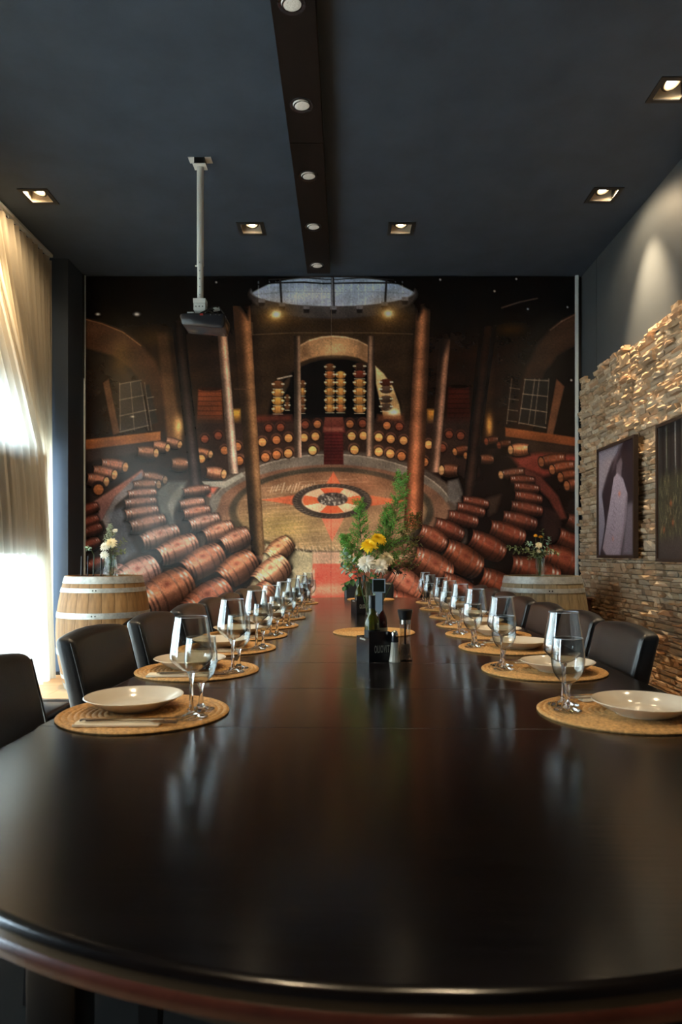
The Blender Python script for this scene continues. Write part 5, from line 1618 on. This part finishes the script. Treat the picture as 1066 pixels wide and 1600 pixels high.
# centre vase
VD = 3.72
VX = at(580, 0, VD).x
vs_ = empty('flower_vase', (VX, VD, TZ)); tag(vs_, 'clear glass vase of mixed flowers in the middle of the table', 'vase')
MB().lathe([(0, 0), (0.034, 0), (0.036, 0.004), (0.030, 0.03), (0.028, 0.09), (0.033, 0.16), (0.043, 0.205), (0.0435, 0.206), (0.0415, 0.205), (0.031, 0.16), (0.026, 0.09), (0.027, 0.03), (0.0, 0.008)], 32).build('glass_body', M_VASE, vs_, 60)
VF = Vector((VX, VD, TZ + 0.02))
GF = 'flowers and foliage in the centre vase'
def vf(dx, dy): return VF + Vector((dx * 0.008, dy * 0.008, 0))
flower('chrysanthemum', 'larger left yellow chrysanthemum above the white blooms on the table', at(577, 852, VD - .05), vf(-1, -1), 0.056, M_YEL, 120, (0.75, -0.15), 3, GF)
flower('chrysanthemum', 'right yellow chrysanthemum at the top of the table bouquet', at(591, 842, VD - .03), vf(1, -1), 0.052, M_YEL, 120, (0.6, 0.25), 4, GF)
flower('chrysanthemum', 'large left white chrysanthemum below the yellow blooms', at(573, 880, VD - .07), vf(-1, -2), 0.058, M_WHITE, 140, (1.0, -0.3), 5, GF)
flower('chrysanthemum', 'right white chrysanthemum in the table bouquet', at(594, 884, VD - .07), vf(1, -2), 0.052, M_WHITE, 130, (1.0, 0.3), 6, GF)
flower('chrysanthemum', 'cream chrysanthemum behind the white blooms at right', at(604, 872, VD - .02), vf(2, 0), 0.052, M_CREAM, 110, (0.7, 0.5), 7, GF)
plume('fern_sprig', 'tall bright green feathery sprig rising right in the table bouquet', vf(1, 1), at(628, 744, VD + .05), 0.135, 125, M_GREEN, 31, (0.02, 0, 0.02), 0.0060, 30, GF, 0.26)
plume('fern_sprig', 'green feathery sprig leaning left in the table bouquet', vf(-1, 1), at(561, 786, VD + .02), 0.11, 95, M_GREEN, 32, (-0.01, 0, 0.02), 0.0060, 30, GF, 0.34)
plume('fern_sprig', 'low green feathery sprig spreading left behind the white blooms', vf(-2, 0), at(538, 838, VD), 0.095, 80, M_GREEN, 33, (0.0, 0, 0.03), 0.0060, 30, GF, 0.42)
plume('fern_sprig', 'green feathery sprig between the yellow bloom and tall sprig', vf(0, 1), at(606, 800, VD + .03), 0.115, 90, M_GREEN, 34, (0.01, 0, 0), 0.0060, 30, GF, 0.38)
plume('grass_spray', 'fine dry olive grass spray at the right of the table bouquet', vf(2, 1), at(648, 806, VD + .08), 0.12, 60, M_DRY, 35, (0.03, 0, 0.0), 0.010, 10, GF, 0.40)
EUCL = leaf_mesh(0.036, 0.026, M_EUC); DKL = leaf_mesh(0.042, 0.024, M_DKGREEN); MARL = leaf_mesh(0.036, 0.026, M_MARO)
leafy('eucalyptus_branch', 'upper grey-green eucalyptus branch at the left of the table bouquet', vf(-2, -1), [at(566, 900, VD - .04), at(548, 875, VD - .05), at(534, 862, VD - .05)], EUCL, 13, 1.05, group=GF, start=0.45)
leafy('eucalyptus_branch', 'middle grey-green eucalyptus branch hanging left of the table vase', vf(-2, 0), [at(562, 902, VD - .05), at(545, 892, VD - .07), at(532, 884, VD - .07)], EUCL, 13, 1.0, group=GF, start=0.40, droop=0.2)
leafy('eucalyptus_branch', 'lowest eucalyptus branch drooping left over the table vase', vf(-2, -2), [at(562, 904, VD - .06), at(548, 906, VD - .08), at(537, 918, VD - .08)], DKL, 12, 0.95, group=GF, start=0.40, droop=0.3)
leafy('leafy_branch', 'dark green leaves around the mouth of the table vase', vf(0, -3), [at(577, 905, VD - .05), at(582, 898, VD - .09), at(592, 902, VD - .10)], DKL, 12, 0.85, group=GF, start=0.35)
leafy('leafy_branch', 'thin dark maroon leafed twig arching right of the table bouquet', vf(2, -1), [at(596, 900, VD - .03), at(612, 892, VD - .04), at(622, 888, VD - .04), at(634, 902, VD - .04)], MARL, 10, 0.85, group=GF, start=0.45, droop=0.1)

# vase on the left barrel
BZ_L = 0.053 + 0.887 - 0.014
d = 5.42
V2 = at(173, 0, d); V2.z = BZ_L
v2 = empty('flower_vase', V2); tag(v2, 'clear glass vase of white flowers on the left barrel', 'vase')
MB().lathe([(0, 0), (0.056, 0), (0.058, 0.006), (0.052, 0.05), (0.045, 0.12), (0.042, 0.175), (0.043, 0.18), (0.040, 0.175), (0.042, 0.12), (0.048, 0.05), (0.0, 0.012)], 32).build('glass_body', M_VASE, v2, 60)
G2 = 'flowers in the left barrel vase'
def v2f(a_, b_): return V2 + Vector((a_ * 0.01, b_ * 0.01, 0.016))
flower('white_aster', 'largest creamy white flower in the left barrel vase', at(174, 848, d - .06), v2f(1, -1), 0.052, M_CREAM, 90, (0.9, 0.1), 11, G2)
flower('white_aster', 'white flower at the left of the left barrel vase', at(164, 854, d - .06), v2f(-1, -1), 0.048, M_WHITE, 90, (0.9, -0.3), 12, G2)
flower('white_aster', 'lowest white flower hanging over the left barrel vase rim', at(163, 867, d - .07), v2f(-2, -1), 0.042, M_WHITE, 80, (1.1, -0.3), 13, G2)
flower('white_aster', 'small white flower highest in the left barrel vase', at(180, 829, d - .03), v2f(1, 1), 0.026, M_WHITE, 50, (0.7, 0.1), 14, G2)
SML = leaf_mesh(0.034, 0.022, M_OLGREEN); SML2 = leaf_mesh(0.034, 0.022, M_EUC)
leafy('leafy_branch', 'upper leafy twig reaching right from the left barrel vase', v2f(2, 0), [at(178, 868, d), at(186, 852, d), at(196, 843, d)], SML, 18, 0.95, group=G2, start=0.3)
leafy('leafy_branch', 'lower leafy twig reaching right from the left barrel vase', v2f(2, -1), [at(178, 872, d - .03), at(188, 862, d - .04), at(197, 861, d - .04)], SML, 16, 0.9, group=G2, start=0.3, droop=.1)
leafy('leafy_branch', 'leafy stems filling the left barrel vase mouth', v2f(0, -2), [at(172, 880, d - .03), at(174, 862, d - .05), at(176, 850, d - .04)], SML, 22, 0.9, group=G2, start=0.05)
plume('flower_spray', 'wispy pale spray at the top of the left barrel vase', v2f(0, 1), at(172, 822, d), 0.07, 44, mat('pale_spray', (176, 188, 164), 0.6), 41, (-.01, 0, 0), 0.008, 10, G2, 0.5)
# rods on a tray beside it
rd = empty('rod_holder', at(141, 0, 5.40)); rd.location.z = BZ_L + 0.0; tag(rd, 'black stand with four upright thin rods on the left barrel', 'stand')
MB().box(-0.10, 0.09, -0.05, 0.05, 0, 0.014).build('tray', M_BLACKPL, rd)
for px in (127, 137, 146, 157.5):
    xx = (px - 141) / FPX * 5.40
    MB().tube([(xx, 0, 0.014), (xx + 0.004, 0, 0.17)], 0.0055, 8).build('rod', M_BLACKPL, rd, 50)
leafy('leafy_branch', 'small pale sprig standing among the rods on the left barrel', at(146, 899, 5.37), [at(147, 868, 5.37), at(141, 856, 5.37), at(134, 857, 5.37)], SML2, 10, 0.8, group='sprigs on the left barrel', start=0.55)

# vase on the right barrel
BZ_R = 0.94 - 0.014
d = 5.40
V3 = at(844, 0, d); V3.z = BZ_R
v3 = empty('flower_vase', V3); tag(v3, 'small clear glass of wild flowers on the right barrel', 'vase')
MB().lathe([(0, 0), (0.030, 0), (0.031, 0.004), (0.034, 0.08), (0.038, 0.155), (0.0385, 0.156), (0.036, 0.155), (0.032, 0.08), (0.0, 0.01)], 32).build('glass_body', M_VASE, v3, 60)
G3 = 'flowers in the right barrel vase'
def v3f(a_, b_): return V3 + Vector((a_ * 0.008, b_ * 0.008, 0.014))
flower('yellow_daisy', 'left small yellow flower in the right barrel vase', at(837, 837, d - .02), v3f(-1, 0), 0.020, M_YELC, 40, (0.6, -0.2), 15, G3)
flower('yellow_daisy', 'right small yellow flower in the right barrel vase', at(845, 839, d - .02), v3f(0, 0), 0.024, M_YELC, 44, (0.5, 0.2), 16, G3)
flower('cream_rose', 'larger cream flower in the right barrel vase', at(842, 852, d - .06), v3f(0, -1), 0.034, M_CREAM, 60, (1.0, 0.0), 17, G3)
flower('cream_rose', 'smaller cream flower low in the right barrel vase', at(842, 861, d - .06), v3f(0, -2), 0.022, M_CREAM, 44, (1.0, 0.1), 18, G3)
br_ = [([(838, 865), (815, 856), (790, 855)], 'long olive twig reaching far left from the right barrel vase', 24, SML),
       ([(838, 866), (822, 862), (802, 862)], 'lower olive twig reaching left from the right barrel vase', 20, SML),
       ([(840, 866), (830, 850), (822, 848)], 'short olive twig upper left in the right barrel vase', 16, SML2),
       ([(846, 864), (858, 850), (858, 838)], 'olive twig rising right in the right barrel vase', 18, SML2),
       ([(848, 866), (862, 858), (875, 866)], 'olive twig arching right from the right barrel vase', 22, SML),
       ([(845, 862), (850, 840), (847, 826)], 'thin upright twig topmost in the right barrel vase', 10, SML),
       ([(846, 867), (856, 864), (864, 862)], 'short grey-green twig low right in the right barrel vase', 16, SML2),
       ([(842, 868), (832, 868), (824, 874)], 'short drooping twig at the lip of the right barrel vase', 12, SML)]
for k, (p_, lab, n, lm) in enumerate(br_):
    dd = d - 0.05 + 0.02 * (k % 4)
    leafy('olive_branch', lab, v3f((k % 3) - 1, (k % 2)), [at(x, y, dd) for x, y in p_], lm, n, 0.9, group=G3, start=0.30, droop=0.05)
bpy.context.view_layer.update()
